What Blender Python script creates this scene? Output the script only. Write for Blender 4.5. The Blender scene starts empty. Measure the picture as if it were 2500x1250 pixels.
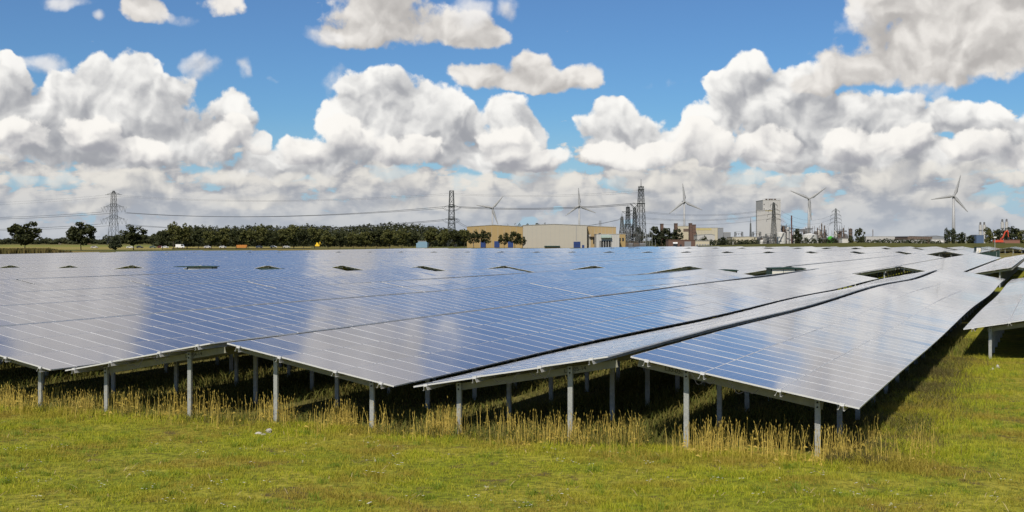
import bpy, bmesh, math, random
import numpy as np
from math import radians, sin, cos, tan, atan, atan2, pi, sqrt
from mathutils import Vector, Matrix, Euler

# ------------------------------------------------------------------ camera
FPX, YH, CAMZ = 2961.0, 587.3, 4.65          # focal length and horizon in photo pixels, eye height
scene = bpy.context.scene
COL = scene.collection
cam_data = bpy.data.cameras.new('camera')
cam = bpy.data.objects.new('camera', cam_data)
COL.objects.link(cam)
cam.location = (0, 0, CAMZ)
cam.rotation_euler = (radians(90), 0, 0)
cam_data.sensor_width = 36.0
cam_data.lens = 36.0 * FPX / 2500.0
cam_data.shift_y = (YH - 625.0) / 2500.0
cam_data.clip_start = 0.5
cam_data.clip_end = 30000
scene.camera = cam

# ------------------------------------------------------------------ sun and exposure
SUN_EL, SUN_AZ = radians(47), radians(180 + 18)     # azimuth clockwise from +Y: behind the camera, a little to the left
sun_dir = Vector((cos(SUN_EL) * sin(SUN_AZ), cos(SUN_EL) * cos(SUN_AZ), sin(SUN_EL)))
sd = bpy.data.lights.new('sun', 'SUN')
sd.energy = 5.0
sd.angle = radians(0.53)
sd.color = (1.0, 0.92, 0.79)
sun = bpy.data.objects.new('sun', sd)
sun.rotation_euler = (-sun_dir).to_track_quat('-Z', 'Y').to_euler()
sun.location = (0, 0, 60)
COL.objects.link(sun)
vs = scene.view_settings
vs.view_transform = 'Standard'
vs.look = 'None'
vs.exposure = 0.0
vs.gamma = 1.0
vs.use_curve_mapping = False
scene.cycles.max_bounces = 6
scene.cycles.transparent_max_bounces = 8
scene.cycles.use_denoising = True

# ------------------------------------------------------------------ sky: clear Nishita sky with cumulus clouds in the world shader
world = bpy.data.worlds.new('World')
scene.world = world
world.use_nodes = True
wt_world = world.node_tree
wt_world.nodes.clear()


class NX:
    """tiny expression builder over shader nodes"""
    tree = None

    def __init__(s, sock):
        s.s = sock

    @staticmethod
    def put(inp, val):
        if isinstance(val, NX):
            NX.tree.links.new(val.s, inp)
        elif isinstance(val, (tuple, list)):
            inp.default_value = val
        else:
            inp.default_value = val

    @staticmethod
    def math(op, a, b=0.0, c=None, clamp=False):
        n = NX.tree.nodes.new('ShaderNodeMath')
        n.operation = op
        n.use_clamp = clamp
        NX.put(n.inputs[0], a)
        NX.put(n.inputs[1], b)
        if c is not None:
            NX.put(n.inputs[2], c)
        return NX(n.outputs[0])

    def __add__(a, b): return NX.math('ADD', a, b)
    __radd__ = __add__
    def __sub__(a, b): return NX.math('SUBTRACT', a, b)
    def __rsub__(a, b): return NX.math('SUBTRACT', b, a)
    def __mul__(a, b): return NX.math('MULTIPLY', a, b)
    __rmul__ = __mul__
    def __truediv__(a, b): return NX.math('DIVIDE', a, b)
    def sqrt(a): return NX.math('SQRT', a)
    def clamp(a): return NX.math('ADD', a, 0.0, clamp=True)
    def vmul(a, v):
        n = NX.tree.nodes.new('ShaderNodeVectorMath'); n.operation = 'MULTIPLY'
        NX.put(n.inputs[0], a); NX.put(n.inputs[1], v); return NX(n.outputs[0])
    def vadd(a, v):
        n = NX.tree.nodes.new('ShaderNodeVectorMath'); n.operation = 'ADD'
        NX.put(n.inputs[0], a); NX.put(n.inputs[1], v); return NX(n.outputs[0])
    def vmuladd(a, m, v):
        n = NX.tree.nodes.new('ShaderNodeVectorMath'); n.operation = 'MULTIPLY_ADD'
        NX.put(n.inputs[0], a); NX.put(n.inputs[1], m); NX.put(n.inputs[2], v); return NX(n.outputs[0])
    def dot(a, b):
        n = NX.tree.nodes.new('ShaderNodeVectorMath'); n.operation = 'DOT_PRODUCT'
        NX.put(n.inputs[0], a); NX.put(n.inputs[1], b); return NX(n.outputs['Value'])
    def xyz(a):
        n = NX.tree.nodes.new('ShaderNodeSeparateXYZ'); NX.put(n.inputs[0], a)
        return [NX(o) for o in n.outputs]
    def step(a, lo, hi):
        n = NX.tree.nodes.new('ShaderNodeMapRange'); n.interpolation_type = 'SMOOTHSTEP'
        NX.put(n.inputs[0], a); n.inputs[1].default_value = lo; n.inputs[2].default_value = hi
        n.inputs[3].default_value = 0; n.inputs[4].default_value = 1
        return NX(n.outputs[0])
    def lin(a, lo, hi, o0=0.0, o1=1.0):
        n = NX.tree.nodes.new('ShaderNodeMapRange'); n.interpolation_type = 'LINEAR'
        NX.put(n.inputs[0], a); n.inputs[1].default_value = lo; n.inputs[2].default_value = hi
        n.inputs[3].default_value = o0; n.inputs[4].default_value = o1
        return NX(n.outputs[0])
    @staticmethod
    def mix(f, a, b):
        n = NX.tree.nodes.new('ShaderNodeMix'); n.data_type = 'RGBA'
        NX.put(n.inputs[0], f)
        for k, v in ((6, a), (7, b)):
            if isinstance(v, NX): NX.tree.links.new(v.s, n.inputs[k])
            else: n.inputs[k].default_value = (v[0], v[1], v[2], 1)
        return NX(n.outputs[2])
    @staticmethod
    def vec(x, y, z):
        n = NX.tree.nodes.new('ShaderNodeCombineXYZ')
        for i, v in enumerate((x, y, z)): NX.put(n.inputs[i], v)
        return NX(n.outputs[0])
    def noise(a, scale, detail=5.0, rough=0.55, dist=0.0, lac=2.0):
        n = NX.tree.nodes.new('ShaderNodeTexNoise'); n.noise_dimensions = '3D'
        NX.put(n.inputs['Vector'], a)
        n.inputs['Scale'].default_value = scale; n.inputs['Detail'].default_value = detail
        n.inputs['Roughness'].default_value = rough; n.inputs['Distortion'].default_value = dist
        n.inputs['Lacunarity'].default_value = lac
        return NX(n.outputs[0])
    def voro2(a, scale, detail=2.0, rough=0.5, smooth=0.4):
        n = NX.tree.nodes.new('ShaderNodeTexVoronoi'); n.voronoi_dimensions = '2D'
        n.feature = 'SMOOTH_F1'
        NX.put(n.inputs['Vector'], a)
        n.inputs['Scale'].default_value = scale; n.inputs['Detail'].default_value = detail
        n.inputs['Roughness'].default_value = rough; n.inputs['Smoothness'].default_value = smooth
        return NX(n.outputs['Distance'])
    def voro(a, scale, detail=2.0, rough=0.5, smooth=0.4):
        n = NX.tree.nodes.new('ShaderNodeTexVoronoi'); n.voronoi_dimensions = '3D'
        n.feature = 'SMOOTH_F1'
        NX.put(n.inputs['Vector'], a)
        n.inputs['Scale'].default_value = scale; n.inputs['Detail'].default_value = detail
        n.inputs['Roughness'].default_value = rough; n.inputs['Smoothness'].default_value = smooth
        return NX(n.outputs['Distance'])


def build_sky():
    world_tree = wt_world
    wt = bpy.data.node_groups.new('cloudy_sky', 'ShaderNodeTree')
    wt.interface.new_socket('Shader', in_out='OUTPUT', socket_type='NodeSocketShader')
    NX.tree = wt
    tc = wt.nodes.new('ShaderNodeTexCoord')
    d = NX(tc.outputs['Generated'])
    dx, dy, dz = d.xyz()
    az = NX.math('ARCTAN2', dx, dy)
    el = NX.math('ARCSINE', dz)
    sky = wt.nodes.new('ShaderNodeTexSky')
    sky.sky_type = 'NISHITA'
    sky.sun_disc = False
    sky.sun_elevation = SUN_EL
    sky.sun_rotation = SUN_AZ
    sky.air_density = 1.0
    sky.dust_density = 0.3
    sky.ozone_density = 3.0
    # clear part of the sky: Nishita at strength 0.1, graded as by a polarising filter
    clear = NX(sky.outputs[0]).vmul((0.100, 0.100, 0.100))
    g = wt.nodes.new('ShaderNodeGamma')
    NX.put(g.inputs[0], clear.vmul((0.66, 0.88, 1.02)))
    g.inputs[1].default_value = 1.5
    clear = NX.mix(0.16, NX(g.outputs[0]).vmul((1.0, 1.0, 1.0)), (0.35, 0.50, 0.72))

    def E(x, y, rx, ry):
        """ellipse measured in the photograph -> azimuth/elevation radians"""
        a = atan((x - 1250) / FPX)
        e = atan((YH - y) / FPX * cos(a))
        return (a, e, rx / FPX * cos(a) ** 2, ry / FPX * cos(a))
    upper = [E(*b) for b in UPPER]
    mid = [E(*b) for b in MID]
    wisps = [E(*b) for b in WISPS]
    front = [E(*b) for b in FRONT]
    low = [E(*b) for b in LOW]

    def pick(blobs, lo, hi):
        return [b for b in blobs if b[0] + 1.5 * b[2] > lo and b[0] - 1.5 * b[2] < hi]

    def field(p2, blobs, soft):
        if not blobs:
            return NX.math('ADD', -3.0, 0.0)
        m = None
        for (a, e, ra, re) in blobs:
            v = p2.vmuladd((1 / ra, 1 / re, 0), (-a / ra, -e / re, 0))
            q = v.dot(v)
            m = q if m is None else NX.math('SMOOTH_MIN', m, q, soft)
        return 1.0 - m                                  # 1 in the middle, 0 on the rim, negative outside
    p2 = NX.vec(az, el, 0.0)
    wv = wt.nodes.new('ShaderNodeTexNoise')
    wv.inputs['Scale'].default_value = 22.0
    wv.inputs['Detail'].default_value = 5.0
    NX.put(wv.inputs['Vector'], d)
    warp = NX(wv.outputs['Color']).vadd((-0.5, -0.5, -0.5))
    pw = p2.vadd(warp.vmul((0.05, 0.05, 0.0)))
    pw2 = p2.vadd(warp.vmul((0.024, 0.022, 0.0)))

    def puffs(p):
        return 0.5 - p.voro2(17.0, 3.0, 0.55, 0.45)

    def fine(p3):
        return p3.noise(46.0, 7.0, 0.56) - 0.5
    s0 = puffs(pw)
    s1 = puffs(pw.vadd((-0.0050, 0.0100, 0)))
    f0n = fine(d)
    f1n = fine(d.vadd((-0.0020, 0.0, 0.0040)))
    edge = s0 * 1.0 + f0n * 1.75
    relief = (s0 - s1) * 1.5 + (f0n - f1n) * 0.85
    broad = d.vmul((1.0, 1.0, 1.7)).noise(12.0, 3.0, 0.5, 0.4) - 0.5
    OFF = (-0.0055, 0.0155)
    p2b = pw2.vadd((OFF[0], OFF[1], 0))

    # low deck of far clouds near the horizon
    q3 = d.vmul((1.0, 1.0, 2.3))
    deckn = q3.noise(19.0, 8.0, 0.58, 0.2)
    deckn2 = q3.vadd((-0.004, 0.0, 0.020)).noise(19.0, 8.0, 0.58, 0.2)
    cover = el.lin(0.040, 0.115, 0.46, -0.50)
    dd = (deckn - 0.5) * 2.6 + cover + s0 * 0.30
    d_alpha = dd.step(-0.04, 0.13)
    d_lit = (0.50 + (deckn - deckn2) * 2.6 + relief * 0.7 + broad * 0.5).step(0.0, 1.0)
    d_col = NX.mix(d_lit, (0.35, 0.365, 0.405), (0.76, 0.73, 0.68))
    d_col = NX.mix(el.step(0.060, 0.0) * 0.75, d_col, (0.45, 0.495, 0.56))
    pale = NX.mix(el.step(0.11, 0.0) * 0.75, clear, (0.40, 0.52, 0.68))
    deck = NX.mix(d_alpha, pale, d_col)

    def bg(col):
        n = wt.nodes.new('ShaderNodeBackground')
        n.inputs[1].default_value = 1.0
        NX.put(n.inputs[0], col)
        return n.outputs[0]

    def mixs(f, a, b):
        n = wt.nodes.new('ShaderNodeMixShader')
        NX.put(n.inputs[0], f)
        wt.links.new(a, n.inputs[1])
        wt.links.new(b, n.inputs[2])
        return n.outputs[0]

    def slice_group(lo, hi):
        """one strip of azimuth as its own node group, with only the clouds that reach it"""
        gt = bpy.data.node_groups.new('cloud_strip', 'ShaderNodeTree')
        ins = (('pw2', pw2, 'NodeSocketVector'), ('p2b', p2b, 'NodeSocketVector'), ('edge', edge, 'NodeSocketFloat'),
               ('relief', relief, 'NodeSocketFloat'), ('broad', broad, 'NodeSocketFloat'), ('deck', deck, 'NodeSocketColor'))
        for nm, _, ty in ins:
            gt.interface.new_socket(nm, in_out='INPUT', socket_type=ty)
        gt.interface.new_socket('Shader', in_out='OUTPUT', socket_type='NodeSocketShader')
        outer = NX.tree
        NX.tree = gt
        gi = gt.nodes.new('NodeGroupInput')
        q = {nm: NX(gi.outputs[nm]) for nm, _, _ in ins}

        def layer(base, blobs, amp, a0, a1, soft, dark, white, gain, opac=1.0):
            blobs = pick(blobs, lo, hi)
            if not blobs:
                return base
            f0 = field(q['pw2'], blobs, soft)
            f1 = field(q['p2b'], blobs, soft)
            dens = f0 + q['edge'] * amp
            alpha = dens.step(a0, a1) * opac
            big = NX.math('MINIMUM', NX.math('MAXIMUM', f0 - f1, -0.8), 1.4)
            lit = 0.31 + big * gain * 1.25 + q['relief'] * 0.9 + q['broad'] * 0.75 - NX.math('MINIMUM', NX.math('MAXIMUM', dens, 0.0), 1.0) * 0.12
            return NX.mix(alpha, base, NX.mix(lit.step(-0.40, 1.15), dark, white))
        c = layer(q['deck'], mid, 0.74, -0.06, 0.20, 0.5, (0.35, 0.36, 0.39), (0.98, 0.965, 0.93), 0.42)
        c = layer(c, low, 1.10, -0.25, 0.45, 0.5, (0.37, 0.385, 0.42), (0.82, 0.79, 0.73), 0.32, 0.7)
        c = layer(c, front, 0.95, -0.12, 0.22, 0.5, (0.36, 0.365, 0.40), (0.98, 0.95, 0.90), 0.42, 0.94)
        c = layer(c, upper, 0.80, -0.06, 0.34, 0.5, (0.47, 0.45, 0.435), (0.90, 0.865, 0.82), 0.36)
        c = layer(c, wisps, 1.5, -0.35, 1.15, 0.5, (0.55, 0.55, 0.57), (0.90, 0.88, 0.86), 0.25, 0.80)
        b = gt.nodes.new('ShaderNodeBackground')
        NX.put(b.inputs[0], c)
        go = gt.nodes.new('NodeGroupOutput')
        gt.links.new(b.outputs[0], go.inputs[0])
        NX.tree = outer
        gn = outer.nodes.new('ShaderNodeGroup')
        gn.node_tree = gt
        for nm, v, _ in ins:
            outer.links.new(v.s, gn.inputs[nm])
        return gn.outputs[0]

    def slices(edges):
        if len(edges) == 2:
            return slice_group(*edges)
        k = len(edges) // 2
        return mixs(NX.math('GREATER_THAN', az, edges[k]), slices(edges[:k + 1]), slices(edges[k:]))
    inside = slices([-0.70, -0.33, -0.20, -0.10, 0.0, 0.10, 0.22, 0.34, 0.70])
    # the rest of the sky dome: scattered cumulus on a flat layer, and the same deck low down
    zc = NX.math('MAXIMUM', dz, 0.0) + 0.12
    plane = NX.vec(dx / zc, dy / zc, 0.0)
    gen = plane.noise(1.0, 7.0, 0.6, 0.3)
    gen2 = plane.vadd((-0.05, -0.10, 0)).noise(1.0, 4.0, 0.6, 0.3)
    ga = gen.step(0.52, 0.60)
    gl = (0.55 + (gen - gen2) * 1.5 - (gen - 0.52) * 1.2).step(0.0, 1.0)
    gc = NX.mix(gl, (0.40, 0.40, 0.43), (0.93, 0.90, 0.86))
    rest = bg(NX.mix(ga, deck, gc))
    ina = NX.math('LESS_THAN', NX.math('ABSOLUTE', az), 0.70)
    ine = NX.math('LESS_THAN', el, 0.42)
    above = mixs(ina * ine, rest, inside)
    below = bg((0.10, 0.11, 0.07, 1))
    sh = mixs(NX.math('GREATER_THAN', el, -0.012), below, above)
    go = wt.nodes.new('NodeGroupOutput')
    wt.links.new(sh, go.inputs[0])
    gn = world_tree.nodes.new('ShaderNodeGroup')
    gn.node_tree = wt
    out = world_tree.nodes.new('ShaderNodeOutputWorld')
    world_tree.links.new(gn.outputs[0], out.inputs[0])


UPPER = [
    (965, 48, 180, 84), (1100, 75, 150, 56), (880, 85, 110, 40), (930, 0, 130, 76), (1190, 88, 60, 36),
    (355, 34, 66, 36), (540, 6, 76, 42),
    (1165, 190, 100, 38), (1300, 165, 66, 62), (1425, 186, 62, 44), (1300, 207, 190, 30),
    (2330, 70, 300, 125), (2130, 165, 180, 66), (2480, 40, 190, 160), (2380, 160, 160, 60), (2190, 10, 160, 80), (2000, 200, 84, 38),
    (1090, -235, 250, 190), (950, -400, 200, 130), (280, -330, 310, 250), (-120, -300, 330, 260), (400, -600, 300, 150),
    (2350, -160, 390, 180), (2500, -420, 420, 220), (2130, -330, 150, 140), (1600, -700, 200, 60), (1200, -700, 300, 110)]
WISPS = [(105, 152, 80, 30), (490, 166, 52, 38), (592, 166, 28, 40), (1243, 30, 36, 42), (445, 45, 84, 18), (785, 92, 70, 32), (2080, 45, 56, 44),
         (1150, 30, 60, 40), (660, 190, 24, 12), (240, 50, 22, 16), (1640, 210, 60, 20), (2250, 215, 90, 30), (150, 10, 80, 18), (820, 215, 40, 50)]
MID = [
    (335, 182, 82, 76), (245, 200, 92, 76), (180, 228, 96, 70), (10, 210, 76, 84), (405, 228, 100, 66), (330, 285, 210, 100),
    (110, 300, 190, 90), (560, 285, 76, 72), (530, 330, 110, 74), (200, 360, 300, 70), (450, 350, 160, 70),
    (950, 212, 80, 56), (870, 245, 76, 66), (1010, 270, 140, 92), (905, 320, 140, 96), (1050, 335, 150, 80), (822, 300, 54, 64), (1130, 300, 90, 60),
    (1240, 272, 70, 46), (1262, 325, 88, 80), (735, 365, 84, 44), (690, 400, 190, 50), (1180, 380, 170, 50),
    (1500, 272, 74, 54), (1440, 305, 60, 56), (1560, 315, 90, 64), (1515, 352, 126, 52),
    (1832, 185, 62, 70), (1772, 215, 58, 40), (1870, 240, 106, 72), (1960, 215, 96, 74), (1735, 292, 112, 64), (1950, 305, 220, 96),
    (2150, 295, 180, 96), (2310, 290, 120, 60), (2390, 302, 88, 58), (2490, 350, 90, 66), (2205, 255, 80, 48), (1690, 338, 96, 62),
    (2050, 370, 340, 60), (2350, 385, 200, 60), (-120, 280, 180, 120), (2650, 300, 170, 110)]
FRONT = [(30, 335, 120, 58), (225, 322, 88, 56), (350, 362, 110, 48), (555, 332, 84, 56), (642, 350, 46, 30), (735, 366, 74, 38), (860, 322, 88, 46), (1000, 362, 120, 44),
         (1235, 350, 84, 62), (1330, 390, 70, 36), (1475, 372, 84, 36), (1610, 372, 80, 36), (1715, 345, 90, 54), (1880, 352, 120, 46), (2085, 352, 120, 52), (2240, 340, 76, 48), (2385, 358, 96, 52), (2500, 380, 84, 44)]
LOW = [(110, 436, 150, 34), (330, 446, 110, 30), (540, 432, 110, 36), (740, 440, 100, 30), (950, 430, 130, 36), (1140, 446, 90, 28), (1330, 440, 100, 34), (1560, 438, 130, 38),
       (1760, 436, 120, 38), (1960, 450, 110, 30), (2190, 434, 130, 38), (2410, 428, 110, 40), (230, 500, 140, 22), (620, 496, 150, 20), (1050, 500, 170, 22), (1500, 496, 160, 22), (1950, 502, 150, 20), (2330, 490, 140, 26)]
build_sky()
# ------------------------------------------------------------------ helpers
random.seed(7)
rng = np.random.default_rng(11)


class MB:
    """collects shapes and links them as ONE mesh object"""
    def __init__(s):
        s.v, s.f, s.m = [], [], []

    def add(s, verts, faces, mi=0):
        o = len(s.v)
        s.v.extend([tuple(p) for p in verts])
        s.f.extend([tuple(i + o for i in f) for f in faces])
        s.m.extend([mi] * len(faces))

    def box(s, x0, x1, y0, y1, z0, z1, mi=0, M=None):
        p = [(x0, y0, z0), (x1, y0, z0), (x1, y1, z0), (x0, y1, z0), (x0, y0, z1), (x1, y0, z1), (x1, y1, z1), (x0, y1, z1)]
        if M is not None:
            p = [M @ Vector(q) for q in p]
        s.add(p, [(0, 3, 2, 1), (4, 5, 6, 7), (0, 1, 5, 4), (1, 2, 6, 5), (2, 3, 7, 6), (3, 0, 4, 7)], mi)

    def bar(s, a, b, w, mi=0, n=4, w2=None, cap=False):
        a, b = Vector(a), Vector(b)
        d = (b - a)
        if d.length < 1e-6:
            return
        q = d.to_track_quat('Z', 'Y')
        w2 = w if w2 is None else w2
        vs_ = []
        for c, r in ((a, w), (b, w2)):
            for k in range(n):
                t = 2 * pi * (k + 0.5) / n
                vs_.append(c + q @ Vector((cos(t) * r * .5, sin(t) * r * .5, 0)))
        fs = [(k, (k + 1) % n, n + (k + 1) % n, n + k) for k in range(n)]
        if cap:
            fs += [tuple(range(n - 1, -1, -1)), tuple(range(n, 2 * n))]
        s.add(vs_, fs, mi)

    def poly(s, pts, w, mi=0, n=4):
        for a, b in zip(pts[:-1], pts[1:]):
            s.bar(a, b, w, mi, n)

    def lathe(s, prof, cx=0, cy=0, z=0, n=16, mi=0, cap=True):
        o = []
        for (r, h) in prof:
            for k in range(n):
                t = 2 * pi * k / n
                o.append((cx + cos(t) * r, cy + sin(t) * r, z + h))
        fs = []
        for i in range(len(prof) - 1):
            for k in range(n):
                fs.append((i * n + k, i * n + (k + 1) % n, (i + 1) * n + (k + 1) % n, (i + 1) * n + k))
        if cap:
            fs.append(tuple(range((len(prof) - 1) * n, len(prof) * n)))
            fs.append(tuple(range(n - 1, -1, -1)))
        s.add(o, fs, mi)

    def prism(s, prof, y0, y1, mi=0, M=None):
        """closed (x,z) outline extruded along y"""
        n = len(prof)
        p = [(x, y0, z) for x, z in prof] + [(x, y1, z) for x, z in prof]
        if M is not None:
            p = [M @ Vector(q) for q in p]
        s.add(p, [(k, (k + 1) % n, n + (k + 1) % n, n + k) for k in range(n)] + [tuple(range(n - 1, -1, -1)), tuple(range(n, 2 * n))], mi)

    def mesh(s, name, mats):
        me = bpy.data.meshes.new(name)
        me.from_pydata(s.v, [], s.f)
        for m in mats:
            me.materials.append(m)
        if len(mats) > 1:
            me.polygons.foreach_set('material_index', s.m)
        me.update()
        return me

    def build(s, name, mats, parent=None, smooth=False):
        if not isinstance(mats, (list, tuple)):
            mats = [mats]
        o = link(name, s.mesh(name, mats), parent)
        if smooth:
            o.data.polygons.foreach_set('use_smooth', [True] * len(o.data.polygons))
        return o


def link(name, data, parent=None):
    o = bpy.data.objects.new(name, data)
    COL.objects.link(o)
    if parent is not None:
        o.parent = parent
    return o


def thing(name, label, cat, loc=(0, 0, 0), rz=0.0, group=None):
    o = link(name, None)
    o.empty_display_size = 0.3
    o.location = loc
    o.rotation_euler = (0, 0, rz)
    return tag(o, label, cat, group)


def tag(o, label=None, cat=None, group=None, kind=None):
    if label: o['label'] = label
    if cat: o['category'] = cat
    if group: o['group'] = group
    if kind: o['kind'] = kind
    return o


def np_mesh(name, co, faces, nper, mats, mat_idx=None, smooth=False, uv=None):
    """numpy arrays -> mesh, every face has nper corners"""
    me = bpy.data.meshes.new(name)
    nf = len(faces)
    me.vertices.add(len(co))
    me.vertices.foreach_set('co', np.ascontiguousarray(co, np.float32).ravel())
    me.loops.add(nf * nper)
    me.loops.foreach_set('vertex_index', np.ascontiguousarray(faces, np.int32).ravel())
    me.polygons.add(nf)
    me.polygons.foreach_set('loop_start', np.arange(0, nf * nper, nper, dtype=np.int32))
    if uv is not None:
        l = me.uv_layers.new(name='UVMap')
        l.data.foreach_set('uv', np.ascontiguousarray(uv, np.float32).ravel())
    for m in mats:
        me.materials.append(m)
    if mat_idx is not None:
        me.polygons.foreach_set('material_index', np.ascontiguousarray(mat_idx, np.int32))
    me.polygons.foreach_set('use_smooth', np.full(nf, bool(smooth)))
    me.update(calc_edges=True)
    me.validate()
    return me


def ordinal(n):
    w = ['first', 'second', 'third', 'fourth', 'fifth', 'sixth', 'seventh', 'eighth', 'ninth', 'tenth', 'eleventh', 'twelfth',
         'thirteenth', 'fourteenth', 'fifteenth', 'sixteenth', 'seventeenth', 'eighteenth', 'nineteenth', 'twentieth']
    if n <= 20:
        return w[n - 1]
    t = {20: 'twenty', 30: 'thirty', 40: 'forty', 50: 'fifty'}[n // 10 * 10]
    return t + ('-' + w[n % 10 - 1] if n % 10 else '')


# ------------------------------------------------------------------ materials
MATS = {}


def mat(name, color, rough=0.7, metal=0.0, spec=0.5, noise=None, bump=None, trans=0.0):
    """Principled; noise = (scale, amount, second colour) mottles the base colour, bump = (scale, strength)"""
    if name in MATS:
        return MATS[name]
    m = bpy.data.materials.new(name)
    m.use_nodes = True
    t = m.node_tree
    b = t.nodes['Principled BSDF']
    b.inputs['Base Color'].default_value = (*color, 1)
    b.inputs['Roughness'].default_value = rough
    b.inputs['Metallic'].default_value = metal
    b.inputs['Specular IOR Level'].default_value = spec
    if noise or bump:
        tc = t.nodes.new('ShaderNodeTexCoord')
    if noise:
        n = t.nodes.new('ShaderNodeTexNoise')
        n.inputs['Scale'].default_value = noise[0]
        n.inputs['Detail'].default_value = 6
        n.inputs['Roughness'].default_value = 0.65
        t.links.new(tc.outputs['Object'], n.inputs['Vector'])
        r = t.nodes.new('ShaderNodeMapRange')
        r.inputs[1].default_value = 0.5 - 0.22 / max(noise[1], .01) * noise[1]
        r.inputs[2].default_value = 0.5 + 0.22
        r.inputs[4].default_value = noise[1]
        t.links.new(n.outputs[0], r.inputs[0])
        x = t.nodes.new('ShaderNodeMix')
        x.data_type = 'RGBA'
        x.inputs[6].default_value = (*color, 1)
        x.inputs[7].default_value = (*noise[2], 1)
        t.links.new(r.outputs[0], x.inputs[0])
        t.links.new(x.outputs[2], b.inputs['Base Color'])
    if bump:
        n = t.nodes.new('ShaderNodeTexNoise')
        n.inputs['Scale'].default_value = bump[0]
        n.inputs['Detail'].default_value = 5
        t.links.new(tc.outputs['Object'], n.inputs['Vector'])
        bp = t.nodes.new('ShaderNodeBump')
        bp.inputs['Strength'].default_value = bump[1]
        bp.inputs['Distance'].default_value = 0.05
        t.links.new(n.outputs[0], bp.inputs['Height'])
        t.links.new(bp.outputs[0], b.inputs['Normal'])
    MATS[name] = m
    return m


def leafy(name, c1, c2, trans=0.25, rough=0.7, spec=0.25, big=None):
    """leaves and blades: colour per island, some light through"""
    m = bpy.data.materials.new(name)
    m.use_nodes = True
    t = m.node_tree
    b = t.nodes['Principled BSDF']
    g = t.nodes.new('ShaderNodeNewGeometry')
    x = t.nodes.new('ShaderNodeMix'); x.data_type = 'RGBA'
    x.inputs[6].default_value = (*c1, 1); x.inputs[7].default_value = (*c2, 1)
    fac = g.outputs['Random Per Island']
    t.links.new(fac, x.inputs[0])
    col = x.outputs[2]
    if big:
        tc = t.nodes.new('ShaderNodeTexCoord')
        n = t.nodes.new('ShaderNodeTexNoise'); n.inputs['Scale'].default_value = big[0]; n.inputs['Detail'].default_value = 4
        t.links.new(tc.outputs['Object'], n.inputs['Vector'])
        r = t.nodes.new('ShaderNodeMapRange'); r.inputs[1].default_value = 0.42; r.inputs[2].default_value = 0.62
        t.links.new(n.outputs[0], r.inputs[0])
        y = t.nodes.new('ShaderNodeMix'); y.data_type = 'RGBA'
        t.links.new(r.outputs[0], y.inputs[0])
        t.links.new(col, y.inputs[6]); y.inputs[7].default_value = (*big[1], 1)
        col = y.outputs[2]
    t.links.new(col, b.inputs['Base Color'])
    b.inputs['Roughness'].default_value = rough
    b.inputs['Specular IOR Level'].default_value = spec
    tr = t.nodes.new('ShaderNodeBsdfTranslucent')
    t.links.new(col, tr.inputs[0])
    mx = t.nodes.new('ShaderNodeMixShader')
    mx.inputs[0].default_value = trans
    t.links.new(b.outputs[0], mx.inputs[1]); t.links.new(tr.outputs[0], mx.inputs[2])
    t.links.new(mx.outputs[0], t.nodes['Material Output'].inputs[0])
    MATS[name] = m
    return m


def make_glass():
    """module face: dark blue silicon cells with thin pale gaps under dusty glass"""
    m = bpy.data.materials.new('solar_cells')
    m.use_nodes = True
    NX.tree = t = m.node_tree
    b = t.nodes['Principled BSDF']
    uv = NX(t.nodes.new('ShaderNodeTexCoord').outputs['UV'])
    u, v, _ = uv.xyz()

    def line(c, n, w):
        f = NX.math('FRACT', c * n)
        e = NX.math('ABSOLUTE', f - 0.5)
        return e.lin(0.5 - w, 0.5 - w * 0.5)
    grid = NX.math('MAXIMUM', line(u, 10.0, 0.035), line(v, 6.0, 0.035)).clamp()
    oi = t.nodes.new('ShaderNodeObjectInfo')
    rnd = NX(oi.outputs['Random'])
    obj = NX(t.nodes.new('ShaderNodeTexCoord').outputs['Object'])
    dirt = obj.noise(2.3, 5.0, 0.6)
    cell = NX.mix(rnd, (0.045, 0.058, 0.105), (0.075, 0.088, 0.145))
    colr = NX.mix(grid * 0.55, cell, (0.34, 0.36, 0.42))
    colr = NX.mix(dirt.lin(0.35, 0.75, 0.15, 0.32) + rnd * 0.05, colr, (0.36, 0.33, 0.31))
    sp = t.nodes.new('ShaderNodeTexVoronoi')
    sp.voronoi_dimensions = '2D'
    sp.inputs['Scale'].default_value = 5.0
    NX.put(sp.inputs['Vector'], NX.vec(u * 1.67 + rnd * 57.0, v + rnd * 91.0, 0.0))
    spot = NX(sp.outputs['Distance']).lin(0.035, 0.02)
    pick_ = NX.math('GREATER_THAN', NX(sp.outputs['Color']).dot((1, 0, 0)), 0.80)
    colr = NX.mix(spot * pick_, colr, (0.42, 0.42, 0.38))
    t.links.new(colr.s, b.inputs['Base Color'])
    b.inputs['IOR'].default_value = 1.9
    b.inputs['Specular IOR Level'].default_value = 0.5
    b.inputs['Coat Weight'].default_value = 0.5
    b.inputs['Coat Roughness'].default_value = 0.06
    t.links.new((dirt.lin(0.3, 0.75, 0.075, 0.14) + rnd * 0.025).s, b.inputs['Roughness'])
    return m


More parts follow.
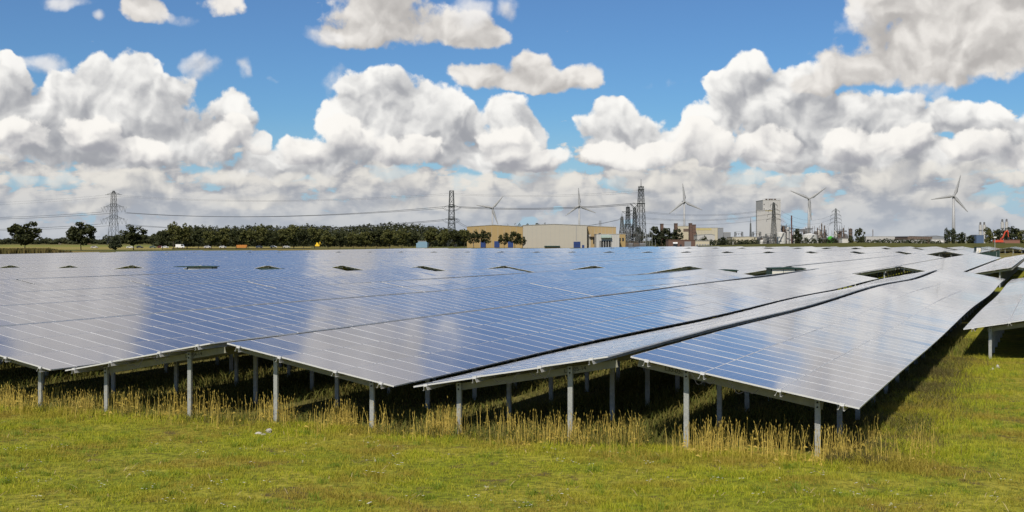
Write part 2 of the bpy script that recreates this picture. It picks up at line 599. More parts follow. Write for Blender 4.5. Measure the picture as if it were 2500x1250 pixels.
M_glass = make_glass()
M_frame = mat('anodised_aluminium', (0.66, 0.66, 0.66), 0.42, 0.3, noise=(3, 0.3, (0.52, 0.52, 0.53)))
M_back = mat('module_back_sheet', (0.42, 0.42, 0.42), 0.7)
M_raft = mat('shaded_rafter_steel', (0.27, 0.265, 0.215), 0.65, 0.15, noise=(5, 0.7, (0.17, 0.165, 0.12)))  # galvanised rafters, colour darkened to paint in the shade below the panels
M_galv = mat('galvanised_steel', (0.42, 0.43, 0.41), 0.55, 0.25, noise=(16, 0.85, (0.20, 0.21, 0.20)), bump=(40, 0.15))
M_rail = mat('galvanised_rail', (0.50, 0.50, 0.48), 0.5, 0.3, noise=(9, 0.6, (0.34, 0.34, 0.33)))
M_ink = mat('black_ink', (0.015, 0.015, 0.015), 0.8)
M_cable = mat('black_cable', (0.02, 0.02, 0.02), 0.6)

# ------------------------------------------------------------------ the lie of the land
TH = radians(23.88)
CT, ST = cos(TH), sin(TH)
OX, OY = -2.828, 29.11                     # front corner of the array's third slope, on the ground plan
W, SLOPE_Z, GAPR = 4.92, 0.893, 0.505
TILT = atan2(SLOPE_Z, W)
Z_LOW = CAMZ - 3.483
PITCH = 2 * (W + GAPR)


def fall(u, v):
    """the site drops gently to the left, less so far back"""
    g = np.interp(v, [-60, 180, 289, 450, 620], [1, 1, .60, .33, .10])
    uc = np.clip(u, -330, 40)
    return 0.0072 * uc * g


def wave(u, v):
    near = np.clip((u + 26) / 20, 0, 1)
    return near * (-0.08 * np.exp(-((v - 67) / 13.0) ** 2) + 0.03 * np.sin(v * 0.17 + u * 0.11) * np.clip(v / 12, 0, 1)) \
        + 0.03 * np.sin(v * 0.13 + u * 0.37) * np.clip(v / 20, 0, 1)


def hz(u, v):
    return fall(u, v) + wave(u, v)


def ground_uv(u, v):
    return fall(u, v) + 0.4 * wave(u, v)


def uv_of(x, y):
    return (x - OX) * CT - (y - OY) * ST, (x - OX) * ST + (y - OY) * CT


def xy_of(u, v):
    return OX + u * CT + v * ST, OY - u * ST + v * CT


def ground_z(x, y):
    u, v = uv_of(np.asarray(x, float), np.asarray(y, float))
    z = ground_uv(u, v)
    front = 0.05 * np.sin(np.asarray(x) * 0.55 + 1.0) * np.sin(np.asarray(y) * 0.47) * np.clip((31 - np.asarray(y)) / 6, 0, 1)
    return z * np.clip(1 - (v - 520) / 120, 0, 1) + front


def px_of(x, y, z):
    return 1250 + FPX * x / y, YH - FPX * (z - CAMZ) / y


def at(px, py, dist):
    """bearing measured in the photograph + distance -> place on the map"""
    return ((px - 1250) / FPX * dist, dist, CAMZ - (py - YH) / FPX * dist)


# ------------------------------------------------------------------ ground, fields, dike
def make_ground():
    xs = np.unique(np.concatenate([np.linspace(-9000, -400, 14), np.linspace(-400, -30, 40), np.linspace(-30, 30, 90), np.linspace(30, 400, 40), np.linspace(400, 9000, 14)]))
    ys = np.unique(np.concatenate([np.linspace(-400, 16, 10), np.linspace(16, 60, 80), np.linspace(60, 700, 70), np.linspace(700, 9000, 16)]))
    X, Y = np.meshgrid(xs, ys)
    Z = ground_z(X, Y)
    ny, nx = X.shape
    co = np.stack([X, Y, Z], -1).reshape(-1, 3)
    i = np.arange(ny * nx).reshape(ny, nx)
    f = np.stack([i[:-1, :-1], i[:-1, 1:], i[1:, 1:], i[1:, :-1]], -1).reshape(-1, 4)
    m = bpy.data.materials.new('meadow_ground')
    m.use_nodes = True
    NX.tree = t = m.node_tree
    b = t.nodes['Principled BSDF']
    p = NX(t.nodes.new('ShaderNodeTexCoord').outputs['Object'])
    a = p.noise(0.35, 5, 0.6)
    f1 = p.noise(5.0, 8, 0.7)
    f2 = p.noise(0.9, 6, 0.65, 0.5)
    c = NX.mix(a.step(0.40, 0.62), (0.200, 0.225, 0.018), (0.310, 0.280, 0.040))
    c = NX.mix(f1.step(0.38, 0.62) * 0.85, c, (0.070, 0.078, 0.010))
    c = NX.mix(f2.step(0.57, 0.66) * 0.85, c, (0.085, 0.060, 0.032))
    far = p.noise(0.012, 4, 0.55)
    px, py, pz = p.xyz()
    fc = NX.mix(far.step(0.44, 0.56), (0.075, 0.085, 0.024), (0.155, 0.125, 0.040))
    c = NX.mix(py.step(150, 420), c, fc)
    # thin vegetation and bare soil below tables, plus painted shade to mute sunlit strips
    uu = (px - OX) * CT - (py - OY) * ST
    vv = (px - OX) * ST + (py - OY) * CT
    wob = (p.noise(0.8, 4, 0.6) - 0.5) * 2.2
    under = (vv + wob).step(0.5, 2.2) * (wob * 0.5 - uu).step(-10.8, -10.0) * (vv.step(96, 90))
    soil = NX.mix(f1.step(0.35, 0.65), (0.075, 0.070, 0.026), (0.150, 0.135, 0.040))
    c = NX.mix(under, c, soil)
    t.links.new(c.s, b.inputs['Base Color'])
    b.inputs['Roughness'].default_value = 0.95
    b.inputs['Specular IOR Level'].default_value = 0.1
    bp = t.nodes.new('ShaderNodeBump')
    bp.inputs['Strength'].default_value = 0.6
    bp.inputs['Distance'].default_value = 0.05
    NX.put(bp.inputs['Height'], f1)
    t.links.new(bp.outputs[0], b.inputs['Normal'])
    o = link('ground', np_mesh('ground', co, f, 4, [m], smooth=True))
    tag(o, kind='structure')


make_ground()

# ------------------------------------------------------------------ solar array
NPAN, PP = 45, 1.003                        # modules along one table and their pitch
TLEN = NPAN * PP
PW, PD, PT = 1.645, 0.985, 0.035            # module size


def panel_mesh_arrays():
    """one module, x along the slope, y along the row, top at z = 0: frame rim, recessed face, sides, back"""
    a, b2, r = PW / 2, PD / 2, 0.011
    co = [(-a, -b2, 0), (a, -b2, 0), (a, b2, 0), (-a, b2, 0),
          (-a + r, -b2 + r, 0), (a - r, -b2 + r, 0), (a - r, b2 - r, 0), (-a + r, b2 - r, 0),
          (-a + r, -b2 + r, -.003), (a - r, -b2 + r, -.003), (a - r, b2 - r, -.003), (-a + r, b2 - r, -.003),
          (-a, -b2, -PT), (a, -b2, -PT), (a, b2, -PT), (-a, b2, -PT)]
    fs = [(0, 1, 5, 4), (1, 2, 6, 5), (2, 3, 7, 6), (3, 0, 4, 7),
          (4, 5, 9, 8), (5, 6, 10, 9), (6, 7, 11, 10), (7, 4, 8, 11),
          (8, 9, 10, 11),
          (0, 12, 13, 1), (1, 13, 14, 2), (2, 14, 15, 3), (3, 15, 12, 0), (12, 15, 14, 13)]
    mi = [1] * 8 + [0] + [1] * 4 + [2]
    uv = np.zeros((14, 4, 2))
    uv[8] = [(0, 0), (1, 0), (1, 1), (0, 1)]
    return np.array(co), np.array(fs), np.array(mi), uv


P_CO, P_F, P_MI, P_UV = panel_mesh_arrays()
PANEL = np_mesh('panel', P_CO, P_F, 4, [M_glass, M_frame, M_back], P_MI, uv=P_UV)


def slope_pos(k):
    """distance of module k's middle from the low edge, measured along the slope"""
    return 0.012 + PW / 2 + k * (PW + 0.018)


SL = 3 * PW + 2 * 0.018 + 0.024
CA, SA = cos(TILT), sin(TILT)
PUR = (0.36, 0.012 + PW + 0.009, 0.012 + 2 * PW + 0.027, SL - 0.40)   # purlins along the slope
POSTX = (0.95, 3.80)
NFR = 16
FRV = [0.62 + i * (TLEN - 1.24) / (NFR - 1) for i in range(NFR)]
PURLIN_PROF = [(-.055, -.13), (-.075, -.13), (-.075, -.122), (-.05, -.122), (-.032, -.043), (.032, -.043), (.05, -.122), (.075, -.122), (.075, -.13), (.055, -.13), (.036, -.036), (-.036, -.036)]
# open hat section, closed outline of the sheet
PURLIN_PROF = [(-.075, -.135), (-.048, -.135), (-.030, -.046), (.030, -.046), (.048, -.135), (.075, -.135),
               (.075, -.128), (.053, -.128), (.036, -.037), (-.036, -.037), (-.053, -.128), (-.075, -.128)]


def slope_pt(s, n):
    """(along slope s, normal offset n) -> local x, z"""
    return s * CA - n * SA, Z_LOW + s * SA + n * CA


def c_post(mb, x, y, z0, z1, M=None, w=.115, d=.065, t=.008, mi=0):
    prof = [(-w / 2, -d / 2), (w / 2, -d / 2), (w / 2, d / 2), (w / 2 - t, d / 2), (w / 2 - t, -d / 2 + t), (-w / 2 + t, -d / 2 + t), (-w / 2 + t, d / 2), (-w / 2, d / 2)]
    n = len(prof)
    p = [(x + a, y + b, z0) for a, b in prof] + [(x + a, y + b, z1) for a, b in prof]
    mb.add(p, [(k, (k + 1) % n, n + (k + 1) % n, n + k) for k in range(n)] + [tuple(range(n, 2 * n))], mi)


RAF = (0.82, SL - 0.03, -0.30, -0.136)      # rafter: from, to, lower and upper normal offset


def rafter_prof():
    return [slope_pt(RAF[0], RAF[2]), slope_pt(RAF[1], RAF[2]), slope_pt(RAF[1], RAF[3]), slope_pt(RAF[0], RAF[3])]


def rafter_into(mb, y):
    """a thin web with two flanges, like a channel on its side"""
    (xa, za), (xb, zb) = slope_pt(RAF[0], RAF[2]), slope_pt(RAF[1], RAF[2])
    (xc, zc), (xd, zd) = slope_pt(RAF[1], RAF[3]), slope_pt(RAF[0], RAF[3])
    mb.prism([(xa, za), (xb, zb), (xc, zc), (xd, zd)], y - .004, y + .004)
    for off in (RAF[2], RAF[3] - .008):
        pr = [slope_pt(RAF[0], off), slope_pt(RAF[1], off), slope_pt(RAF[1], off + .008), slope_pt(RAF[0], off + .008)]
        mb.prism(pr, y + .004, y + .064)
    pass


def post_top(x):
    return Z_LOW + (x / CA) * SA - 0.2


# shared meshes of the farther tables ------------------------------------------------
def joined_panels(npan):
    n = npan * 3
    k = np.arange(n)
    s = np.array([slope_pos(i) for i in range(3)])[k % 3]
    y = (k // 3 + .5) * PP
    co = np.repeat(P_CO[None], n, 0).astype(float)
    jit = rng.normal(0, .0022, (n, 2))
    z = co[:, :, 2] + co[:, :, 0] * jit[:, :1] + co[:, :, 1] * jit[:, 1:]
    sx = s[:, None] + co[:, :, 0]
    out = np.stack([sx * CA - z * SA, y[:, None] + co[:, :, 1], Z_LOW + sx * SA + z * CA], -1).reshape(-1, 3)
    f = (P_F[None] + 16 * np.arange(n)[:, None, None]).reshape(-1, 4)
    return np_mesh('solar_panels', out, f, 4, [M_glass, M_frame, M_back], np.tile(P_MI, n), uv=np.tile(P_UV, (n, 1, 1, 1)))


FAR = {}


def far_meshes(npan):
    if npan in FAR:
        return FAR[npan]
    ln = npan * PP
    fr = MB()
    nf = max(2, round((ln - 1.24) / 2.9) + 1)
    for i in range(nf):
        y = .62 + i * (ln - 1.24) / (nf - 1)
        for x in POSTX:
            c_post(fr, x, y, -0.35, post_top(x))
        rafter_into(fr, y)
    pu = MB()
    for sp in PUR:
        cx, cz = slope_pt(sp, 0)
        pr = [(cx + a * CA - b * SA, cz + a * SA + b * CA) for a, b in PURLIN_PROF]
        pu.prism(pr, -.06, ln + .06)
    FAR[npan] = (joined_panels(npan), fr.mesh('support_frame', [M_galv]), pu.mesh('purlins', [M_rail]))
    return FAR[npan]


def table_label(strip, n, right, where):
    side = 'right' if right else 'left'
    return f'solar table, {side} slope of {ordinal(n)} ridge from right, {where}'


def place_table(uL, v0, ln, right):
    """object origin: foot of the low edge; local +x climbs the slope, +y runs along the row"""
    if right:
        x, y = xy_of(uL, v0 + ln)
        return x, y, -TH + pi
    x, y = xy_of(uL, v0)
    return x, y, -TH


def far_table(uL, v0, npan, right, label, group):
    pan, fr, pu = far_meshes(npan)
    ln = npan * PP
    x, y, rz = place_table(uL, v0, ln, right)
    uc = uL + (-W / 2 if right else W / 2)
    z0, z1 = float(hz(uc, v0)), float(hz(uc, v0 + ln))
    t = thing('solar_table', label, 'solar table', (x, y, z1 if right else z0), rz, group)
    sl = atan2(z1 - z0, ln)
    t.rotation_euler = Euler((-sl if right else sl, 0, rz), 'XYZ')
    for nm, me in (('solar_panels', pan), ('support_frame', fr), ('purlins', pu)):
        o = link(nm, me, t)
        o['kind'] = 'stuff'
    return t


# nearest tables: every module, post, rafter and purlin by itself --------------------
POSTM, RAFM, CLAMPM = {}, None, None


def near_table(uL, v0, npan, right, label, group, singles=True, frames=NFR, code=None):
    ln = npan * PP
    x0, y0, rz = place_table(uL, v0, ln, right)
    sgn = -1 if right else 1
    t = thing('solar_table', label, 'solar table', (x0, y0, 0), rz, group)

    def vv(y):
        return v0 + (ln - y if right else y)

    def H(x, y):
        return float(hz(uL + sgn * x, vv(y)))
    # modules
    keep = []
    for j in range(npan):
        y = (j + .5) * PP
        for k in range(3):
            s = slope_pos(k)
            x, z = slope_pt(s, 0)
            h = H(x, y)
            dh = (H(x, y + .5) - H(x, y - .5))
            wx, wy = xy_of(uL + sgn * x, vv(y))
            q = px_of(wx, wy, z + h)
            vis = singles and -70 < q[0] < 2570
            rot = Euler((atan(dh) + random.gauss(0, .0028), -TILT + random.gauss(0, .0022), 0), 'XYZ')
            if vis:
                o = link('panel', PANEL, t)
                o.location = (x, y, z + h)
                o.rotation_euler = rot
            else:
                keep.append((x, y, z + h, rot.to_matrix()))
    if keep:
        n = len(keep)
        co = np.concatenate([P_CO @ np.array(R).T + np.array(p[:3]) for p in keep for R in [p[3]]])
        f = (P_F[None] + 16 * np.arange(n)[:, None, None]).reshape(-1, 4)
        o = link('solar_panels', np_mesh('solar_panels', co, f, 4, [M_glass, M_frame, M_back], np.tile(P_MI, n), uv=np.tile(P_UV, (n, 1, 1, 1))), t)
        o['kind'] = 'stuff'
    # purlins follow the ground
    ys = list(np.linspace(-.07, ln + .07, 16))
    for sp in PUR:
        mb = MB()
        cx, cz = slope_pt(sp, 0)
        pr = [(cx + a * CA - b * SA, cz + a * SA + b * CA) for a, b in PURLIN_PROF]
        n = len(pr)
        vs_ = [(a, y, b + H(cx, y)) for y in ys for a, b in pr]
        fs = [(i * n + k, i * n + (k + 1) % n, (i + 1) * n + (k + 1) % n, (i + 1) * n + k) for i in range(len(ys) - 1) for k in range(n)]
        fs += [tuple(range(n - 1, -1, -1)), tuple(range((len(ys) - 1) * n, len(ys) * n))]
        mb.add(vs_, fs)
        mb.build('purlin', M_rail, t)
        # end clamp at the near end
        ye = ln if right else 0.0
        e = 1 if right else -1
        cm = MB()
        xx, zz = slope_pt(sp, 0)
        cm.box(-.05, .05, min(ye, ye + e * .045), max(ye, ye + e * .045), -.04, .014, 0, Matrix.Translation((xx, 0, zz + H(xx, ye))) @ Matrix.Rotation(-TILT, 4, 'Y'))
        cm.build('end_clamp', M_frame, t)
    # rafters and posts
    fv = [.62 + i * (ln - 1.24) / (frames - 1) for i in range(frames)]
    if right:
        fv = fv[::-1]
    rest = MB()
    for i, y in enumerate(fv):
        single = singles and i < 7
        rm = MB()
        rafter_into(rm, 0)
        hm = H(2.4, y)
        if single:
            r = rm.build('rafter', M_raft, t)
            r.location = (0, y, hm)
            if right:                                  # flanges away from the viewer
                for v in r.data.vertices: v.co.y = -v.co.y
                r.data.flip_normals()
        else:
            rest.add([(a, b + y, c + hm) for a, b, c in rm.v], rm.f)
        for x in POSTX:
            u_, v_ = uL + sgn * x, vv(y)
            g = float(ground_uv(u_, v_))
            top = post_top(x) + hm
            if single:
                pm = MB()
                c_post(pm, 0, 0, 0, top - g + .3)
                p = pm.build('post', M_galv, t)
                p.location = (x, y + (.075 if right else -.0), g - .3)
                if right:
                    p.rotation_euler = (0, 0, pi)
                p.location.y = y - (.04 if not right else -.04)
                if i < 2:
                    bp = MB()
                    xs_, zs_ = slope_pt(x / CA, -.22)
                    fy = .085 if right else -.085
                    bp.box(-.055, .055, min(fy, fy * .35), max(fy, fy * .35), -.11, .10)
                    k_ = bp.build('bolt_plate', M_galv, t); k_.location = (x, y, zs_ + hm)
                    bo = MB()
                    for zz in (-.05, .05):
                        bo.bar((0, fy * 1.0, zz), (0, fy * 1.25, zz), .042, n=6, cap=True)
                    bo.build('bolt', M_ink, k_)
            else:
                c_post(rest, x, y - .04, g - .3, top)
    if rest.v:
        o = rest.build('support_frame', M_galv, t)
        o['kind'] = 'stuff'
    if code:
        ye = ln + .0 if right else 0.0
        for s0_, s1_ in ((SL - 1.95, SL - 1.35), (SL * .42, SL * .56)):
            cb = MB()
            pts_ = []
            for k_ in range(13):
                f_ = k_ / 12
                xx_, zz_ = slope_pt(s0_ + (s1_ - s0_) * f_, -.09 - .16 * sin(pi * f_) - .05 * sin(4 * pi * f_))
                pts_.append((xx_, ye + (-.05 if right else .05) + .03 * cos(5 * f_), zz_ + H(xx_, ye)))
            cb.poly(pts_, .016, n=4)
            cb.build('cable', M_cable, t)
        y = fv[0]
        cu = bpy.data.curves.new('code', 'FONT')
        cu.body = code
        cu.size = 0.135
        cu.extrude = 0.0015
        tmp = bpy.data.objects.new('code', cu)
        me = bpy.data.meshes.new_from_object(tmp)
        bpy.data.objects.remove(tmp)
        me.materials.append(M_ink)
        raf = [c for c in t.children if c.name.startswith('rafter')][0]
        c = link('stencilled_code', me, raf)
        if right:
            # text is read from the front (+y local side of this table), running towards the low edge
            sx, sz = slope_pt(SL - .65, -.25)
            R = Matrix(((-CA, SA, 0), (0, 0, 1), (-SA, -CA * -1, 0))).to_4x4()
            R = Matrix(((-CA, -SA * 1.0, 0, 0), (0, 0, 1, 0), (-SA, CA, 0, 0), (0, 0, 0, 1)))
            c.matrix_local = Matrix.Translation((sx, .0065, sz)) @ R
        else:
            sx, sz = slope_pt(SL - 1.35, -.25)
            R = Matrix(((CA, -SA, 0, 0), (0, 0, -1, 0), (SA, CA, 0, 0), (0, 0, 0, 1)))
            c.matrix_local = Matrix.Translation((sx, -.0065, sz)) @ R
    return t


U_R1 = -5.17                                # a ridge of the near block; the others are PITCH apart
GRP = 'solar tables of the solar farm'
far_rest = []                               # tables that go into the one distant mass
count = 0
# near block: two strips of tables, v 0..45 and 45..91
for n in range(2, -11, -1):
    ur = U_R1 + n * PITCH
    rank = 3 - n
    for right in (False, True):
        uL = ur + (W + GAPR / 2) * (1 if right else -1)
        for strip in (0, 1):
            if strip == 0 and n < -5:
                continue
            v0, npan = strip * (TLEN + .30), NPAN
            if n == 2 and strip == 0:
                v0, npan = 24.0, 21
            hidden = (not right and n < 1) or (n == 2 and right)
            where = 'front strip nearest the grass' if strip == 0 else 'second strip before first aisle'
            code = None
            if strip == 0:
                code = {(1, False): 'L30-05-14', (1, True): 'L30-05-14', (0, False): 'L30-04-14'}.get((n, right))
            if hidden and strip == 1:
                far_table(uL, v0, npan, right, table_label(strip, rank, right, where), GRP)
            elif hidden:
                near_table(uL, v0, npan, right, table_label(strip, rank, right, where), GRP, singles=(n == 0), code=code,
                           frames=NFR if npan == NPAN else 8)
            else:
                near_table(uL, v0, npan, right, table_label(strip, rank, right, where), GRP, singles=True, code=code,
                           frames=NFR if npan == NPAN else 8)
            count += 1
# middle block behind the first cross aisle, shifted half a tent sideways
U_R2 = 0.5
for n in range(1, -26, -1):
    ur = U_R2 + n * PITCH
    rank = 2 - n
    for right in (True, False):
        uL = ur + (W + GAPR / 2) * (1 if right else -1)
        nst = 3 if n >= -1 else 4
        for strip in range(nst):
            v0 = 101.5 + strip * (TLEN + .30)
            # tables wholly outside the view are left out
            qs = [px_of(*xy_of(uL, v), 0)[0] for v in (v0, v0 + TLEN)]
            if max(qs) < -120 or min(qs) > 2640:
                continue
            where = f'{ordinal(strip + 1)} strip behind first aisle'
            if not right and strip > 0 and n < 0:
                far_rest.append((uL, v0, NPAN, right))
                continue
            far_table(uL, v0, NPAN, right, table_label(strip, rank, right, where), GRP)
            count += 1
# far block
U_R3 = -84.9 + 6 * PITCH
for n in range(1, -24, -1):
    ur = U_R3 + n * PITCH
    if ur > -8:
        continue
    rank = 2 - n
    for right in (True, False):
        uL = ur + (W + GAPR / 2) * (1 if right else -1)
        for strip in range(3 if ur > -235 else 1):
            v0 = 289.5 + strip * (TLEN + .30)
            qs = [px_of(*xy_of(uL, v), 0)[0] for v in (v0, v0 + TLEN)]
            if max(qs) < -120:
                continue
            where = f'{ordinal(strip + 1)} strip behind second aisle'
            if strip > 0 or (not right and n < -6) or count >= 296:
                far_rest.append((uL, v0, NPAN, right))
                continue
            far_table(uL, v0, NPAN, right, table_label(strip, rank, right, where), GRP)
            count += 1
U_R4 = -139.9
for n in range(-2, 18):
    ur = U_R4 + n * PITCH
    for right in (True, False):
        uL = ur + (W + GAPR / 2) * (1 if right else -1)
        for strip in range(2):
            far_rest.append((uL, 450 + strip * (TLEN + .3), NPAN, right))
print('tables', count, 'rest', len(far_rest))


def build_far_rest():
    """everything past the three hundred largest tables: one mass of module strips on posts"""
    co, fs, mi = [], [], []
    for (uL, v0, npan, right) in far_rest:
        sgn = -1 if right else 1
        ln = npan * PP
        z0 = [float(hz(uL + sgn * W / 2, v)) for v in (v0, v0 + ln)]
        for k in range(3):
            sa, sb = slope_pos(k) - PW / 2, slope_pos(k) + PW / 2
            for j in range(9):
                ya, yb = j * ln / 9 + .02, (j + 1) * ln / 9 - .02
                c = []
                for nrm in (0, -PT):
                    for (s, y) in ((sa, ya), (sb, ya), (sb, yb), (sa, yb)):
                        lx, lz = slope_pt(s, nrm)
                        x, yy = xy_of(uL + sgn * lx, v0 + y)
                        c.append((x, yy, lz + z0[0] + (z0[1] - z0[0]) * y / ln))
                o = len(co)
                co += c
                q = [(0, 1, 2, 3), (7, 6, 5, 4), (0, 4, 5, 1), (1, 5, 6, 2), (2, 6, 7, 3), (3, 7, 4, 0)]
                if right:
                    q = [tuple(reversed(f)) for f in q]
                fs += [tuple(o + i for i in f) for f in q]
                mi += [0, 1, 1, 1, 1, 1]
        for i in range(6):
            y = .6 + i * (ln - 1.2) / 5
            for px_ in POSTX:
                x, yy = xy_of(uL + sgn * px_, v0 + y)
                g = float(ground_uv(uL + sgn * px_, v0 + y))
                zt = post_top(px_) + z0[0]
                o = len(co)
                co += [(x + a, yy + b, zz) for zz in (g - .3, zt) for a, b in ((-.07, -.05), (.07, -.05), (.07, .05), (-.07, .05))]
                fs += [tuple(o + i for i in f) for f in ((0, 1, 5, 4), (1, 2, 6, 5), (2, 3, 7, 6), (3, 0, 4, 7))]
                mi += [2] * 4
            # rafter
            o = len(co)
            for (a, b) in rafter_prof():
                for dy in (-.03, .03):
                    x, yy = xy_of(uL + sgn * a, v0 + y + dy)
                    co.append((x, yy, b + z0[0]))
            fs += [tuple(o + i for i in f) for f in ((0, 2, 4, 6), (1, 7, 5, 3), (0, 1, 3, 2), (4, 5, 7, 6))]
            mi += [2] * 4
    me = np_mesh('distant_solar_tables', np.array(co), np.array(fs), 4, [M_glass, M_frame, M_galv], mi)
    o = link('distant_solar_tables', me)
    tag(o, 'far rows of solar tables reaching back to the edge of the farm', 'solar tables', kind='stuff')


build_far_rest()
# ------------------------------------------------------------------ meadow: grass, dry stalks, weeds, flowers
def in_view(x, y, pad=60):
    q = 1250 + FPX * x / np.maximum(y, 1)
    return (q > -pad) & (q < 2500 + pad)


def blades(name, pos, hgt, wid, lean, mats, label, seg=2):
    """each blade a bent tapering strip of three triangles"""
    n = len(pos)
    a = rng.uniform(0, 2 * pi, n)
    d = rng.uniform(0, 2 * pi, n)
    ln = lean * rng.uniform(.2, 1.0, n)
    dx, dy = np.cos(d) * ln, np.sin(d) * ln
    wx, wy = np.cos(a) * wid / 2, np.sin(a) * wid / 2
    z = pos[:, 2]
    h1, h2 = hgt * .55, hgt
    P = np.zeros((n, 5, 3))
    P[:, 0] = np.stack([pos[:, 0] - wx, pos[:, 1] - wy, z - .02], -1)
    P[:, 1] = np.stack([pos[:, 0] + wx, pos[:, 1] + wy, z - .02], -1)
    mx, my = pos[:, 0] + dx * hgt * .35, pos[:, 1] + dy * hgt * .35
    P[:, 2] = np.stack([mx - wx * .75, my - wy * .75, z + h1], -1)
    P[:, 3] = np.stack([mx + wx * .75, my + wy * .75, z + h1], -1)
    P[:, 4] = np.stack([pos[:, 0] + dx * hgt, pos[:, 1] + dy * hgt, z + h2 * (1 - .25 * ln)], -1)
    F = np.array([(0, 1, 3), (0, 3, 2), (2, 3, 4)])
    f = (F[None] + 5 * np.arange(n)[:, None, None]).reshape(-1, 3)
    o = link(name, np_mesh(name, P.reshape(-1, 3), f, 3, mats))
    tag(o, label, 'grass', kind='stuff')
    return o


def clumpy(x, y, s=1.0, seed=0):
    """smooth 0..1 field for patchiness"""
    r = np.random.default_rng(seed)
    t = np.zeros_like(x)
    for k in range(9):
        a, ph = r.uniform(0, 2 * pi), r.uniform(0, 2 * pi)
        fr = s * r.uniform(.5, 3.2)
        t += np.sin((np.cos(a) * x + np.sin(a) * y) * fr + ph) / (1 + k * .12)
    return .5 + .5 * np.tanh(t * .55)


def scatter(n, y0, y1):
    y = rng.uniform(y0, y1, n)
    x = rng.uniform(-1, 1, n) * (y * .432)
    return x, y


def meadow():
    x, y = scatter(620000, 19.8, 47)
    u, v = uv_of(x, y)
    rand = rng.random(len(x))
    c1 = clumpy(x, y, .9, 1)
    c2 = clumpy(x, y, 3.5, 2)
    keep = ((v < .7) | (u > 10.2) & (v < 24.5)) & (rand < .10 + .95 * (.35 + .65 * c1) * (.15 + .85 * c2)) & (rand < 26.0 / np.maximum(y, 20))
    x, y, u, v, c1, c2 = [q[keep] for q in (x, y, u, v, c1, c2)]
    z = ground_z(x, y)
    corr = (u > 10.2) & (v > -.3)
    edge = np.clip(1 - np.abs(v + .4) / .9, 0, 1) * (~corr) + corr * np.clip(1.6 - (u - 10.6) * .55, 0, 1)
    h = (.022 + .085 * c1 * c2 + .055 * rng.random(len(x)) ** 2) * (1 + 1.6 * edge)
    m1 = leafy('meadow_blades', (0.235, 0.300, 0.014), (0.500, 0.460, 0.050), .35, .6, .10, big=(.45, (0.350, 0.275, 0.050)))
    blades('grass', np.stack([x, y, z], -1), h, .011, 1.0, [m1], 'short yellow-green meadow grass in front of the solar tables')
    # tufts of stronger green
    tx, ty = scatter(420, 20.3, 44)
    u, v = uv_of(tx, ty)
    k = (v < -.2) | (u > 11.8) & (v < 24)
    tx, ty = tx[k], ty[k]
    nb = 46
    px_ = np.repeat(tx, nb) + rng.normal(0, .075, len(tx) * nb)
    py_ = np.repeat(ty, nb) + rng.normal(0, .075, len(tx) * nb)
    m2 = leafy('lush_tuft', (0.15, 0.23, 0.018), (0.26, 0.31, 0.03), .35, .55, .3)
    sz = np.repeat(rng.uniform(.5, 1.15, len(tx)), nb)
    blades('grass_tufts', np.stack([px_, py_, ground_z(px_, py_)], -1), sz * rng.uniform(.09, .20, len(px_)), .010, 1.3, [m2], 'scattered lush green grass tufts in the short meadow')
    # low weeds and dark grass in the shade of the tables
    x, y = scatter(200000, 27, 66)
    u, v = uv_of(x, y)
    rand = rng.random(len(x))
    c = clumpy(x, y, .8, 5)
    k = (v > -.25) & (v < 34) & (u < 11.8) & (rand < (.2 + .8 * c)) & (rand < 30 / y)
    x, y, c, v = x[k], y[k], c[k], v[k]
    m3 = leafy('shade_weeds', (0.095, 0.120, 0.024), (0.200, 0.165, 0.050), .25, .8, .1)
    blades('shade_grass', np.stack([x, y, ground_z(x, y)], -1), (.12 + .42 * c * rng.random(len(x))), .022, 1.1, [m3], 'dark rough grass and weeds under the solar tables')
    # rank grass along the right edge of the last table
    n = 26000
    vv_ = rng.uniform(-.4, 24, n)
    uu_ = 10.2 + np.abs(rng.normal(0, .75, n))
    x, y = xy_of(uu_, vv_)
    k = in_view(x, y)
    x, y = x[k], y[k]
    c = clumpy(x, y, 1.3, 8)
    m4 = leafy('rank_grass', (0.085, 0.085, 0.022), (0.17, 0.135, 0.05), .3, .7, .2)
    blades('rank_grass', np.stack([x, y, ground_z(x, y)], -1), .12 + .32 * c * rng.random(len(x)), .014, .8, [m4], 'rank brownish grass along the low edge of the last table')


meadow()


